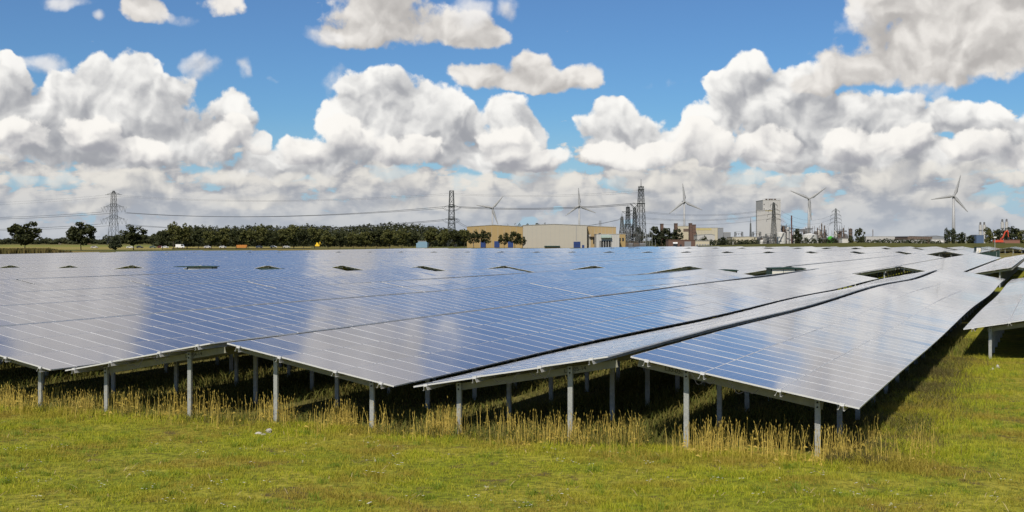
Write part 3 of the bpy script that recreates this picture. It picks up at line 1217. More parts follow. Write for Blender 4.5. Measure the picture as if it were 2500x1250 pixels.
def dry_stalks():
    """ripe self-sown wheat along the front of the array: thin stalk, drooping leaf, ear"""
    pts = []
    n = 0
    while len(pts) < 2700:
        u = random.uniform(-13.5, 12.2)
        v = random.gauss(.25, .55)
        if u > 10.6:
            v = random.uniform(-.3, 2.5)
            if random.random() < .45: continue
        x, y = xy_of(u, v)
        if not (-80 < 1250 + FPX * x / y < 2580):
            n += 1
            continue
        d = float(clumpy(np.array([x]), np.array([y]), 1.5, 21)[0])
        if random.random() > d ** 2.0 * 1.25 or (6.1 < u < 6.9) or (-1.3 < u < -.7):
            continue
        pts.append((x, y, u))
    V, F = [], []
    for (x, y, u) in pts:
        z = float(ground_z(x, y)) - .02
        h = random.uniform(.18, .74) * (1.0 if u > -9 else .85)
        a = random.uniform(0, 2 * pi)
        le = abs(random.gauss(0, .11)) + .02
        if random.random() < .05: le, h = random.uniform(.8, 1.4), h * .8
        dx, dy = cos(a) * le * h, sin(a) * le * h
        b = random.uniform(0, pi)
        wx, wy = cos(b) * .005, sin(b) * .005
        p0, p1 = (x, y, z), (x + dx * .45, y + dy * .45, z + h * .62)
        p2 = (x + dx, y + dy, z + h * (1 - .3 * min(le, 1)))
        o = len(V)
        for p, s in ((p0, 1), (p1, .85), (p2, .6)):
            V += [(p[0] - wx * s, p[1] - wy * s, p[2]), (p[0] + wx * s, p[1] + wy * s, p[2])]
        F += [(o, o + 1, o + 3), (o, o + 3, o + 2), (o + 2, o + 3, o + 5), (o + 2, o + 5, o + 4)]
        # ear
        o = len(V)
        t = random.uniform(0, 2 * pi)
        el = random.uniform(.06, .095)
        tip = (p2[0] + dx * .18 + cos(t) * .02, p2[1] + dy * .18 + sin(t) * .02, p2[2] + el)
        mid = [(p2[i] * .55 + tip[i] * .45) for i in range(3)]
        V += [p2, tip] + [(mid[0] + cos(q) * .0085, mid[1] + sin(q) * .0085, mid[2]) for q in (0, 2.09, 4.19)]
        F += [(o, o + 2, o + 3), (o, o + 3, o + 4), (o, o + 4, o + 2), (o + 1, o + 3, o + 2), (o + 1, o + 4, o + 3), (o + 1, o + 2, o + 4)]
        # one or two leaves
        for q in range(random.choice((0, 0, 1))):
            o = len(V)
            f = random.uniform(.1, .6)
            bx, by, bz = x + dx * f * .7, y + dy * f * .7, z + h * f
            t = random.uniform(0, 2 * pi)
            l = random.uniform(.06, .15)
            V += [(bx - wx, by - wy, bz), (bx + wx, by + wy, bz), (bx + cos(t) * l * .6, by + sin(t) * l * .6, bz + l * .35), (bx + cos(t) * l, by + sin(t) * l, bz + l * random.uniform(-.2, .3))]
            F += [(o, o + 1, o + 2), (o + 1, o + 3, o + 2)]
    m = leafy('ripe_straw', (0.72, 0.54, 0.13), (0.40, 0.31, 0.06), .3, .6, .3)
    o = link('dry_stalks', np_mesh('dry_stalks', np.array(V), np.array(F), 3, [m]))
    tag(o, 'ripe straw-yellow stalks with ears along the front edge of the tables', 'dry grass', kind='stuff')


dry_stalks()


def straw_litter():
    V, F = [], []
    for i in range(520):
        y = random.uniform(20.2, 31); x = random.uniform(-1, 1) * y * .43
        u, v = uv_of(x, y)
        if v > .8: continue
        z = float(ground_z(x, y)) + random.uniform(.03, .09)
        a = random.uniform(0, 2 * pi); l = random.uniform(.08, .30)
        p = Vector((x, y, z)); d = Vector((cos(a), sin(a), random.uniform(-.1, .5))) * l
        w = Vector((-sin(a), cos(a), 0)) * .006
        o = len(V)
        V += [p - w, p + w, p + d * .5 + Vector((0, 0, .02)) + w, p + d * .5 + Vector((0, 0, .02)) - w, p + d]
        F += [(o, o + 1, o + 2), (o, o + 2, o + 3), (o + 3, o + 2, o + 4)]
    m = leafy('straw_litter', (0.42, 0.34, 0.17), (0.30, 0.23, 0.11), .2)
    tag(link('straw_litter', np_mesh('straw_litter', np.array([tuple(v) for v in V]), np.array(F), 3, [m])), 'loose pale straws lying in the meadow grass', 'straw', kind='stuff')
    # daisies
    V, F = [], []
    cl = [(random.uniform(-1, 1), random.uniform(20.4, 28)) for _ in range(75)]
    for (cx, cy) in cl:
        for k in range(random.randint(1, 6)):
            x = cx * cy * .43 + random.gauss(0, .10); y = cy + random.gauss(0, .12)
            if uv_of(x, y)[1] > -.3: continue
            z = float(ground_z(x, y)) + random.uniform(.05, .10)
            r = random.uniform(.018, .032)
            o = len(V)
            V += [(x, y, z + .006)] + [(x + cos(t) * r, y + sin(t) * r, z + sin(t) * -.006) for t in [2 * pi * q / 6 for q in range(6)]]
            F += [(o, o + 1 + q, o + 1 + (q + 1) % 6) for q in range(6)]
    m = mat('petal_white', (0.80, 0.80, 0.74), .7)
    tag(link('daisies', np_mesh('daisies', np.array(V), np.array(F), 3, [m])), 'tiny white daisies dotted over the meadow', 'flowers', kind='stuff')


straw_litter()


def stone(label, x, y, sx, sy, sz, group=None, seed=0, m=None):
    r = random.Random(seed)
    bm = bmesh.new()
    bmesh.ops.create_icosphere(bm, subdivisions=2, radius=1)
    ph = [r.uniform(0, 6) for _ in range(6)]
    for v in bm.verts:
        c = v.co
        k = 1 + .16 * sin(3 * c.x + ph[0]) + .14 * sin(4 * c.y + ph[1]) + .12 * sin(5 * c.z + ph[2]) + r.uniform(-.06, .06)
        v.co = Vector((c.x * sx, c.y * sy, max(c.z, -.4) * sz)) * k
    me = bpy.data.meshes.new('stone')
    bm.to_mesh(me); bm.free()
    me.materials.append(m or mat('white_rubble', (0.52, 0.50, 0.46), .95, spec=.1, noise=(9, .9, (0.27, 0.25, 0.21)), bump=(22, .8)))
    o = link('stone', me)
    o.location = (x, y, float(ground_z(x, y)) + sz * .12)
    return tag(o, label, 'stone', group)


for i, (px_, py_, s, lab) in enumerate([
        (631, 1053, (.085, .06, .05), 'left lump of white rubble in the grass below the front posts'),
        (656, 1049, (.10, .07, .075), 'largest lump of white rubble, right of the pair in the grass'),
        (643, 1056, (.06, .05, .035), 'small white rubble lump lying in front of the two larger ones'),
        (2423, 907, (.085, .07, .055), 'flat pale stone left of the post of the far-right table'),
        (2436, 903, (.08, .07, .09), 'upright pale stone at the foot of the far-right table post')]):
    d = (CAMZ - 0.03) * FPX / (py_ - YH)
    x = (px_ - 1250) / FPX * d
    stone(lab, x, d, *s, group=None, seed=i)


def weed(label, px_, v, h, seed):
    """tall thistle-like weed: stem, side stems, many small leaves"""
    r = random.Random(seed)
    k = (px_ - 1250) / FPX
    u = (k * (OY + v * CT) - OX - v * ST) / (CT + k * ST)
    x, y = xy_of(u, v)
    t = thing('tall_weed', label, 'weed', (x, y, float(ground_z(x, y))))
    st, lf = MB(), MB()
    tips = []
    for q in range(4):
        a = r.uniform(0, 2 * pi)
        top = Vector((cos(a) * h * .22, sin(a) * h * .22, h * r.uniform(.7, 1))) if q else Vector((0.03, 0, h))
        b = Vector((0, 0, h * (.1 + .15 * q)))
        st.bar(b, top, .012, n=3, w2=.004)
        tips.append((b, top))
    for i in range(90):
        b, top = r.choice(tips)
        p = b.lerp(top, r.random())
        a, s = r.uniform(0, 2 * pi), r.uniform(.03, .075) * (1.25 - p.z / h * .7)
        d = Vector((cos(a), sin(a), r.uniform(-.1, .8))).normalized() * s * 1.6
        w = Vector((-sin(a), cos(a), 0)) * s * .33
        lf.add([p, p + d * .5 + w, p + d, p + d * .5 - w], [(0, 1, 2, 3)])
    st.build('stem', mat('weed_stem', (0.10, 0.10, 0.035), .8), t)
    lf.build('leaves', bpy.data.materials.get('weed_leaf') or leafy('weed_leaf', (0.065, 0.085, 0.02), (0.13, 0.13, 0.04), .3), t)


for i, (px_, v, h, lab) in enumerate([
        (1960, .9, .85, 'tall branching weed beside the rightmost front post'),
        (1345, 1.2, .80, 'tall leafy weed between the two front posts under the third slope'),
        (1085, 1.0, .70, 'bushy green weed at the left end of the grazing back slope'),
        (830, 1.4, .65, 'slim weed standing in the straw left of the second low post'),
        (60, 1.6, .75, 'feathery weed at the far left in the straw'),
        (1770, 2.2, .60, 'leafy weed in the shade under the rightmost front slope')]):
    weed(lab, px_, v, h, 40 + i)


def puddle():
    m = bpy.data.materials.new('still_water')
    m.use_nodes = True
    b = m.node_tree.nodes['Principled BSDF']
    b.inputs['Base Color'].default_value = (0.02, 0.025, 0.025, 1)
    b.inputs['Roughness'].default_value = 0.03
    b.inputs['IOR'].default_value = 1.33
    for (px_, py_, a, c2) in ((1605, 972, 1.1, .22), (1545, 984, .45, .12)):
        d = (CAMZ - .03) * FPX / (py_ - YH)
        x = (px_ - 1250) / FPX * d
        mb = MB()
        n = 20
        z = float(ground_z(x, d)) + .03
        vs_ = [(x + cos(2 * pi * k / n) * a * (1 + .18 * sin(3 * k)), d + sin(2 * pi * k / n) * c2 * 2 * (1 + .2 * cos(2.3 * k)) + cos(2 * pi * k / n) * a * .9, z) for k in range(n)]
        mb.add(vs_, [tuple(range(n))])
        tag(mb.build('puddle', m), kind='structure')


puddle()

# ------------------------------------------------------------------ transformer kiosks in the aisles, screen fence, lamp posts
M_green = mat('dark_green_paint', (0.006, 0.030, 0.020), .6)
M_cream = mat('cream_door_paint', (0.62, 0.60, 0.54), .55, noise=(2, .25, (0.5, 0.48, 0.43)))
M_dark = mat('dark_opening', (0.012, 0.012, 0.013), .8)
M_yellow = mat('warning_yellow', (0.75, 0.50, 0.02), .6)


def kiosk(label, px_, dist, w, d, ztop, rz=0.0, ol=.06, orr=.9):
    x, y, _ = at(px_, 600, dist)
    g = float(ground_z(x, y))
    h = ztop - g
    t = thing('transformer_kiosk', label, 'transformer kiosk', (x, y, g), rz)
    b = MB(); b.box(-w / 2, w / 2, -d / 2, d / 2, 0, h - .12); b.build('housing', M_green, t)
    r = MB(); r.prism([(-w / 2 - ol, h - .12), (w / 2 + orr, h - .12), (w / 2 + orr, h - .05), (0.2, h), (-w / 2 - ol, h - .05)], -d / 2 - .25, d / 2 + .25)
    r.build('roof', M_green, t)
    for k in (0, 1):
        m = MB(); x0 = -w / 2 + .12 + k * (w / 2 - .1)
        m.box(x0, x0 + w / 2 - .16, -d / 2 - .04, -d / 2 - .002, .12, h - .17)
        dr = m.build('door', M_cream, t)
        hd = MB(); hd.box(x0 + (.08 if k else w / 2 - .30), x0 + (.12 if k else w / 2 - .26), -d / 2 - .08, -d / 2 - .043, h * .4, h * .52); hd.build('handle', M_dark, dr)
        if k:
            s = MB(); cx, cz = x0 + w * .22, h * .58
            s.add([(cx - .17, -d / 2 - .046, cz - .13), (cx + .17, -d / 2 - .046, cz - .13), (cx, -d / 2 - .046, cz + .19)], [(0, 1, 2)])
            s.build('warning_sign', M_yellow, dr)
            e = MB()
            e.add([(cx - .025, -d / 2 - .050, cz + .11), (cx - .05, -d / 2 - .050, cz - .0), (cx + .0, -d / 2 - .050, cz + .01), (cx - .01, -d / 2 - .050, cz - .1), (cx + .045, -d / 2 - .050, cz + .035), (cx + .005, -d / 2 - .050, cz + .03)], [(0, 1, 2, 5), (5, 2, 3, 4)])
            e.build('lightning_bolt', M_ink, dr)
    return t


kiosk('dark green transformer kiosk with cream doors and warning triangle in the nearest aisle', 1907, 121.0, 2.5, 2.2, 1.98)
kiosk('green-roofed transformer kiosk in the aisle gap left of centre', 494, 150.5, 3.2, 2.3, 1.50, ol=1.6, orr=.2)
kiosk('transformer kiosk half hidden in the aisle gap beside the central one', 660, 146.0, 2.6, 2.2, 1.30, ol=.4, orr=.2)
kiosk('small pale transformer kiosk before the open tables at the far right', 2387, 372.0, 1.6, 1.6, 2.75)
kiosk('dark kiosk roof just showing behind a ridge, right of centre', 1772, 126.0, 2.0, 2.0, 1.66, ol=.1, orr=.1)


def screen_fence():
    t = thing('screen_fence', 'dark green mesh screen fence on the grass at the far right', 'fence', at(2400, 622, 300)[:2] + (0,))
    x0 = at(2365, 620, 300)[0] - t.location.x
    x1 = at(2441, 620, 300)[0] - t.location.x
    m = mat('green_mesh_screen', (0.008, 0.028, 0.022), .8, noise=(1.2, .5, (0.016, 0.045, 0.035)))
    s = MB()
    n = 10
    for k in range(n):
        a, b = x0 + (x1 - x0) * k / n, x0 + (x1 - x0) * (k + 1) / n
        s.box(a, b - .02, -.02, .02, .1, 1.0 + 1.15 * (k + 1) / n)
    s.build('mesh_panel', m, t)
    for k in range(6):
        p = MB(); a = x0 + (x1 - x0) * k / 5
        p.bar((a, .06, -.2), (a, .06, 1.2 + 1.1 * k / 5), .09)
        p.build('fence_post', M_galv, t)


screen_fence()


def slim_post(label, px_, ytop, dist, name='lamp_post', lamp=True, zb=0.0, w=.10):
    x, y, z = at(px_, ytop, dist)
    g = float(ground_z(x, y)) + zb
    t = thing(name, label, 'post', (x, y, g))
    p = MB(); p.bar((0, 0, -.2), (0, 0, z - g), w, n=6, w2=w * .7, cap=True); p.build('pole', M_galv, t)
    if lamp:
        l = MB(); l.box(-.35, .35, -.2, .2, z - g - .02, z - g + .22); l.build('lamp_head', mat('lamp_white', (.8, .8, .8), .4), t)


slim_post('white-headed lamp post rising over the far-right tables', 2429, 580, 330, w=.22)
slim_post('slim white marker post in front of the screen fence', 2433, 615, 262, 'marker_post', False, w=.10)
slim_post('slim white marker post near the right edge of the picture', 2473, 615, 262, 'marker_post', False, w=.10)
slim_post('tall pale pole on the dike beside the dark shrubs', 2358, 571, 640, 'flag_pole', False, zb=2, w=.4)
# ------------------------------------------------------------------ dike, fields and everything towards the horizon
def dike():
    """low grassed dike in front of the works on the right"""
    m = mat('dike_grass', (0.085, 0.085, 0.022), .95, spec=.1, noise=(.12, .7, (0.045, 0.045, 0.014)), bump=(1.5, .5))
    prof = [(0, -1.2), (9, .9), (22, 3.0), (27, 3.35), (33, 3.3), (50, -1.2)]
    V, F = [], []
    xs = np.linspace(96, 640, 60)
    for i, x in enumerate(xs):
        e = min(1, max(0.0, (x - 96) / 60))
        for (dy, z) in prof:
            V.append((x, 596 + dy + 4 * sin(x * .021), -1.2 + (z + 1.2) * (e * .25 + .75) * (1 + .03 * sin(x * .11) + .03 * sin(x * .047))))
    n = len(prof)
    for i in range(len(xs) - 1):
        for k in range(n - 1):
            F.append((i * n + k, (i + 1) * n + k, (i + 1) * n + k + 1, i * n + k + 1))
    o = link('dike', np_mesh('dike', np.array(V), np.array(F), 4, [m], smooth=True))
    tag(o, kind='structure')


dike()


def field(name, px0, px1, d0, d1, color, color2, z=.05):
    m = mat(name + '_soil', color, .95, spec=.05, noise=(.05, .8, color2))
    V, F = [], []
    nx, ny = 14, 6
    for j in range(ny + 1):
        d = d0 + (d1 - d0) * j / ny
        for i in range(nx + 1):
            x = (px0 + (px1 - px0) * i / nx - 1250) / FPX * d
            V.append((x, d, float(ground_z(x, d)) + z))
    for j in range(ny):
        for i in range(nx):
            F.append((j * (nx + 1) + i, j * (nx + 1) + i + 1, (j + 1) * (nx + 1) + i + 1, (j + 1) * (nx + 1) + i))
    tag(link(name, np_mesh(name, np.array(V), np.array(F), 4, [m])), kind='structure')


field('stubble_field', -80, 420, 690, 900, (0.26, 0.21, 0.07), (0.19, 0.17, 0.06))
field('meadow_strip', -80, 420, 905, 1150, (0.20, 0.21, 0.05), (0.15, 0.17, 0.04))
field('stubble_field', 380, 760, 760, 900, (0.26, 0.22, 0.07), (0.17, 0.18, 0.05))
field('road', -80, 1150, 985, 992, (0.10, 0.10, 0.10), (0.08, 0.08, 0.08), .12)


def crop_strip():
    """uneven standing maize at the left, seen as one dark band"""
    n = 5200
    d = rng.uniform(452, 520, n)
    q = rng.uniform(-60, 175, n)
    x = (q - 1250) / FPX * d
    z = ground_z(x, d)
    top = CAMZ - (607.5 - YH) / FPX * d + rng.normal(0, .22, n) + np.clip((q - 120) / 40, 0, 1) * -1.1
    h = np.maximum(top - z, .3)
    a = rng.uniform(0, pi, n)
    w = .55
    cx, sx = np.cos(a) * w, np.sin(a) * w
    V = np.stack([np.stack([x - cx, d - sx, z - .1], -1), np.stack([x + cx, d + sx, z - .1], -1), np.stack([x + cx * .7, d + sx * .7, z + h * .8], -1), np.stack([x, d, z + h], -1)], 1).reshape(-1, 3)
    F = (np.array([(0, 1, 2, 3)])[None] + 4 * np.arange(n)[:, None, None]).reshape(-1, 4)
    m = leafy('maize', (0.085, 0.075, 0.020), (0.13, 0.095, 0.03), .2)
    tag(link('maize_crop', np_mesh('maize_crop', V, F, 4, [m])), 'brownish-green standing maize beyond the left end of the farm', 'crop', kind='stuff')


crop_strip()

# ------------------------------------------------------------------ trees
LEAF = {'oak': leafy('oak_leaves', (0.020, 0.027, 0.009), (0.058, 0.062, 0.020), .2, .7, .2),
        'lime': leafy('lime_leaves', (0.044, 0.054, 0.015), (0.125, 0.122, 0.036), .25, .7, .2),
        'far': leafy('far_leaves', (0.034, 0.042, 0.022), (0.068, 0.072, 0.034), .2, .8, .1),
        'dark': leafy('dark_leaves', (0.018, 0.026, 0.012), (0.046, 0.052, 0.022), .15, .7, .2)}
BARK = mat('bark', (0.055, 0.043, 0.032), .9, noise=(2, .6, (0.03, 0.025, 0.02)))


def crown_mesh(name, seed, quads, leaf, mtl, shape='round', gaps=.25):
    """unit crown (radius 1, height 2 centred): leaf clumps on many lobes with gaps between them"""
    r = np.random.default_rng(seed)
    lob = []
    nl = 42 if shape == 'round' else 30
    while len(lob) < nl:
        p = r.uniform(-1, 1, 3)
        k = np.linalg.norm(p)
        if not .25 < k < .86: continue
        if shape == 'umbrella' and p[2] < -.62 + .5 * r.random(): continue
        if shape == 'cone':
            hh = (p[2] + 1) / 2
            if np.hypot(p[0], p[1]) > 1.02 - hh * .9: continue
        lob.append((p, r.uniform(.18, .34)))
    per = quads // nl
    V, F = [], []
    for p, rad in lob:
        d = r.normal(0, 1, (per, 3)); d /= np.linalg.norm(d, axis=1)[:, None]
        rr = rad * np.cbrt(r.uniform(.15, 1.0, per))
        c = p + d * rr[:, None] * np.array([1, 1, .82])
        nrm = d * .7 + r.normal(0, .6, (per, 3)); nrm /= np.linalg.norm(nrm, axis=1)[:, None]
        t1 = np.cross(nrm, r.normal(0, 1, (per, 3))); t1 /= np.linalg.norm(t1, axis=1)[:, None]
        t2 = np.cross(nrm, t1)
        s = leaf * r.uniform(.6, 1.35, (per, 1))
        q = np.stack([c - t1 * s, c + t2 * s * .7, c + t1 * s, c - t2 * s * .7], 1)
        o = len(V) * 1
        F.append(np.arange(per * 4).reshape(per, 4) + sum(len(v) for v in V))
        V.append(q.reshape(-1, 3))
    return np_mesh(name, np.concatenate(V), np.concatenate(F), 4, [mtl])


def trunk_mesh(name, seed, h, cb, r0):
    """trunk from the ground into the crown with forking limbs; lengths in metres for a tree of height h"""
    rr = random.Random(seed)
    mb = MB()
    fork = Vector((rr.uniform(-.3, .3), rr.uniform(-.3, .3), h * cb))
    mb.bar((0, 0, -.5), fork, r0 * 2.2, n=7, w2=r0 * 1.5)
    for k in range(6):
        a = 2 * pi * k / 6 + rr.uniform(-.4, .4)
        l = h * rr.uniform(.22, .34)
        m = fork + Vector((cos(a) * l * .55, sin(a) * l * .55, h * rr.uniform(.10, .2)))
        e = m + Vector((cos(a) * l * .6, sin(a) * l * .6, h * rr.uniform(.10, .26)))
        mb.bar(fork, m, r0 * 1.0, n=5, w2=r0 * .6)
        mb.bar(m, e, r0 * .6, n=4, w2=r0 * .15)
    mb.bar(fork, fork + Vector((0, 0, h * .4)), r0 * 1.3, n=5, w2=r0 * .3)
    return mb.mesh(name, [BARK])


CROWNS = {}


def tree(label, px_, ytop, half, dist, kind='lime', trunk=.28, base=None, quads=900, shape='round', depth=1.0, group=None, cat='tree', name='tree', seed=None, lf=.10):
    """half = half crown width in photo pixels; trunk = clear stem as a share of the height"""
    seed = seed if seed is not None else int(px_ * 7 + ytop)
    x, y, zt = at(px_, ytop, dist)
    g = float(ground_z(x, y)) if base is None else base
    h = zt - g
    rad = half / FPX * dist
    t = thing(name, label, cat, (x, y, g), random.uniform(0, 6), group)
    if trunk > 0.02:
        link('trunk', trunk_mesh('trunk', seed, h, trunk + .08, max(.16, h * .017)), t)
    key = (kind, shape, seed % 5, quads, lf)
    if key not in CROWNS:
        CROWNS[key] = crown_mesh('crown', seed, quads, lf, LEAF[kind], shape)
    c = link('crown', CROWNS[key], t)
    ch = h * (1 - trunk)
    c.location = (0, 0, h * trunk + ch / 2)
    c.scale = (rad * .90, rad * .90 * depth, ch / 2 * .98)
    return t


GT = 'roadside trees beyond the farm'
tree('leftmost lone tree with broad round crown on a short trunk', 61, 539, 43, 640, 'oak', .16, quads=3400, lf=.085, shape='round', group=GT)
tree('lone round tree just left of the left pylon', 198, 541, 39, 650, 'oak', .17, quads=3400, lf=.085, shape='round', group=GT)
tree('lone tree with open crown just right of the left pylon', 326, 549, 36, 660, 'oak', .2, quads=3000, lf=.085, shape='round', group=GT)
tree('dark conical bush at the foot of the left pylon', 281, 573, 20, 640, 'dark', .02, quads=1400, shape='cone', cat='bush', name='bush')
ROW = [(397, 560, 20, 690), (424, 541, 26, 720), (457, 545, 24, 735), (484, 551, 20, 710), (515, 561, 26, 690), (549, 553, 25, 740), (577, 556, 22, 720),
       (606, 558, 25, 700), (636, 547, 25, 745), (664, 560, 22, 705), (690, 556, 23, 730), (717, 546, 25, 740), (741, 557, 21, 715), (768, 552, 25, 735),
       (801, 560, 22, 700), (830, 563, 22, 715), (862, 565, 25, 695), (892, 562, 23, 720), (920, 560, 26, 725), (951, 558, 25, 715), (981, 557, 24, 730),
       (1008, 562, 20, 745), (1052, 553, 22, 770), (1083, 556, 21, 765), (1110, 559, 18, 775), (1133, 557, 18, 780)]
for i, (px_, yt, hw, d) in enumerate(ROW):
    side = 'from the left'
    desc = ['dark round-crowned', 'yellowish green', 'dense bushy', 'tall spreading', 'low broad'][i % 5]
    tree(f'{desc} roadside tree, {ordinal(i + 1)} {side} in the long row beyond the panels', px_, yt, hw, d, 'oak' if i % 3 == 0 else 'lime', .17 + .06 * (i % 3 == 1), quads=1900, lf=.10, group=GT)
for (px_, yt, hw, d, lab) in [
        (1157, 560, 19, 742, 'left bushy tree in front of the yellow hall'), (1185, 559, 19, 745, 'right bushy tree in front of the yellow hall, left pair'),
        (1231, 566, 17, 742, 'left tree at the corner between yellow and beige halls'), (1257, 561, 20, 738, 'tallest tree at the corner between yellow and beige halls'),
        (1276, 576, 11, 736, 'low tree at the lower left corner of the beige hall')]:
    tree(lab, px_, yt, hw, d, 'oak', .16, quads=1300, lf=.09)
for (px_, yt, hw, d, lab, k) in [
        (1600, 551, 24, 900, 'left tree of the dark clump right of the lattice mast', 'dark'), (1628, 555, 26, 905, 'right tree of the dark clump right of the lattice mast', 'dark'),
        (1655, 556, 17, 880, 'dark tree standing before the brown chimneys', 'dark'), (1559, 553, 18, 960, 'dark tree seen through the legs of the tall lattice mast', 'dark'),
        (1720, 574, 7, 880, 'small conifer before the cream hall', 'dark'), (1762, 578, 13, 900, 'low round tree right of the cream hall', 'dark'),
        (1947, 557, 14, 840, 'dark tree in front of the white storage tank', 'dark'), (2100, 555, 16, 840, 'dark tree right of the refinery', 'far'), (2077, 569, 8, 840, 'slim tree left of the larger tree right of the refinery', 'far'),
        (2313, 554, 10, 850, 'left tree by the right-hand wind turbine foot', 'dark'), (2326, 555, 9, 852, 'tall narrow tree against the right-hand wind turbine tower', 'dark'),
        (2345, 565, 18, 860, 'broad bush right of the right-hand wind turbine', 'dark'), (2372, 573, 14, 862, 'low bush left of the grey silos', 'dark'),
        (2416, 552, 18, 930, 'left tree of the dark wood behind the excavator', 'lime'), (2445, 553, 22, 940, 'second tree of the dark wood behind the excavator', 'dark'),
        (2475, 550, 22, 935, 'third tree of the dark wood behind the excavator', 'dark'), (2502, 554, 20, 930, 'tree of the dark wood cut by the right edge of the picture', 'lime')]:
    tree(lab, px_, yt, hw, d, k, .08, quads=1200, lf=.10)
for i, px_ in enumerate((1967, 1986, 2003, 2020, 2036)):
    tree(f'low shrub, {ordinal(i + 1)} from the left in the hedge before the refinery', px_, 579 + (i % 2) * 2, 12, 830, 'dark', .02, quads=700, cat='shrub', name='shrub', group='hedge shrubs before the refinery')


def wood(label, spec, kind, seed, quads=420):
    """far wood that reads as one mass"""
    r = np.random.default_rng(seed)
    V, F, o = [], [], 0
    for (px_, yt, hw, d) in spec:
        x, y, zt = at(px_, yt, d)
        g = float(ground_z(x, y))
        h, rad = zt - g, hw / FPX * d
        p = r.normal(0, 1, (quads, 3)); p /= np.linalg.norm(p, axis=1)[:, None]
        k = np.cbrt(r.uniform(.3, 1, quads))[:, None]
        lump = 1 + .18 * np.sin(p[:, :1] * 5 + px_) * np.cos(p[:, 2:] * 4 + yt)
        c = p * k * lump * np.array([rad, rad, h / 2]) + np.array([x, y, g + h / 2])
        nrm = p + r.normal(0, .5, p.shape); nrm /= np.linalg.norm(nrm, axis=1)[:, None]
        t1 = np.cross(nrm, r.normal(0, 1, p.shape)); t1 /= np.linalg.norm(t1, axis=1)[:, None]
        t2 = np.cross(nrm, t1)
        s = rad * .16 * r.uniform(.6, 1.5, (quads, 1))
        q = np.stack([c - t1 * s, c + t2 * s * .7, c + t1 * s, c - t2 * s * .7], 1).reshape(-1, 3)
        V.append(q); F.append(np.arange(quads * 4).reshape(quads, 4) + o); o += quads * 4
    tag(link('wood', np_mesh('wood', np.concatenate(V), np.concatenate(F), 4, [LEAF[kind]])), label, 'wood', kind='stuff')


rw = random.Random(5)
prof = lambda q: float(np.interp(q, [370, 420, 470, 560, 640, 700, 760, 830, 900, 960, 1010, 1060, 1140], [572, 556, 552, 553, 548, 552, 547, 552, 547, 545, 546, 553, 560]))
wood('dense far wood behind the row of roadside trees', [(q, prof(q) + rw.uniform(-2.5, 4), rw.uniform(9, 15), rw.uniform(1000, 1200)) for q in range(376, 1150, 7)]
     + [(q, prof(q) + 22 + rw.uniform(-4, 6), rw.uniform(11, 17), rw.uniform(900, 985)) for q in range(384, 1150, 11)], 'far', 3)
wood('low pale wood on the horizon at the left', [(q, 583 + rw.uniform(-5, 6) + (q > 250) * -6, rw.uniform(8, 16), rw.uniform(1500, 1900)) for q in range(-30, 400, 8)], 'far', 4)
wood('wood rising behind the halls', [(q, 549 + rw.uniform(-5, 2), rw.uniform(9, 14), rw.uniform(1150, 1250)) for q in list(range(1240, 1345, 9))], 'dark', 6)
wood('low bushes along the foot of the works on the right', [(q, 584 + rw.uniform(-3, 3), rw.uniform(7, 12), rw.uniform(880, 930)) for q in list(range(1680, 1860, 10)) + list(range(2110, 2300, 13))], 'dark', 8, 200)
wood('scrub between halls and substation', [(q, 588 + rw.uniform(-3, 3), rw.uniform(6, 10), rw.uniform(905, 940)) for q in range(1570, 1690, 9)], 'dark', 9, 200)

# ------------------------------------------------------------------ buildings
M_wall_y = mat('ochre_cladding', (0.320, 0.228, 0.096), .6, noise=(.3, .3, (0.272, 0.196, 0.084)))
M_wall_b = mat('beige_cladding', (0.368, 0.344, 0.288), .6, noise=(.25, .3, (0.320, 0.296, 0.248)))
M_wall_t = mat('tan_cladding', (0.320, 0.232, 0.112), .6, noise=(.3, .3, (0.264, 0.192, 0.096)))
M_white = mat('white_cladding', (0.416, 0.408, 0.392), .6, noise=(.15, .5, (0.336, 0.328, 0.312)))
M_cream2 = mat('cream_cladding', (0.440, 0.400, 0.296), .6, noise=(.2, .3, (0.368, 0.336, 0.256)))
M_gray = mat('grey_cladding', (0.208, 0.216, 0.232), .6, noise=(.3, .4, (0.160, 0.168, 0.176)))
M_brick = mat('brown_brick', (0.120, 0.068, 0.050), .85, noise=(.8, .6, (0.080, 0.048, 0.036)))
M_roof = mat('roof_sheet', (0.320, 0.312, 0.288), .5)
M_blue = mat('deep_blue_door', (0.010, 0.036, 0.152), .5)
M_pipe = mat('dull_steel', (0.176, 0.176, 0.176), .5, .4, noise=(.5, .5, (0.104, 0.100, 0.096)))
M_rust = mat('rusty_steel', (0.128, 0.088, 0.064), .8, noise=(.4, .6, (0.072, 0.060, 0.052)))
M_lattice = mat('weathered_lattice_steel', (0.044, 0.050, 0.050), .7, .2)
M_lattice2 = mat('grey_lattice_steel', (0.104, 0.112, 0.112), .7, .2)
M_tank = mat('white_tank_paint', (0.528, 0.520, 0.488), .5, noise=(.2, .3, (0.440, 0.432, 0.400)))
M_orange = mat('orange_paint', (0.42, 0.17, 0.03), .6)
M_red = mat('red_paint', (0.50, 0.06, 0.025), .5)
M_glassd = mat('dark_window', (0.02, 0.025, 0.03), .15)


def rel(px0, px1, ytop, ybot, dist, base=None):
    x0, _, z1 = at(px0, ytop, dist)
    x1, _, z0 = at(px1, ybot, dist)
    g = float(ground_z((x0 + x1) / 2, dist)) if base is None else base
    return x0, x1, z1, g


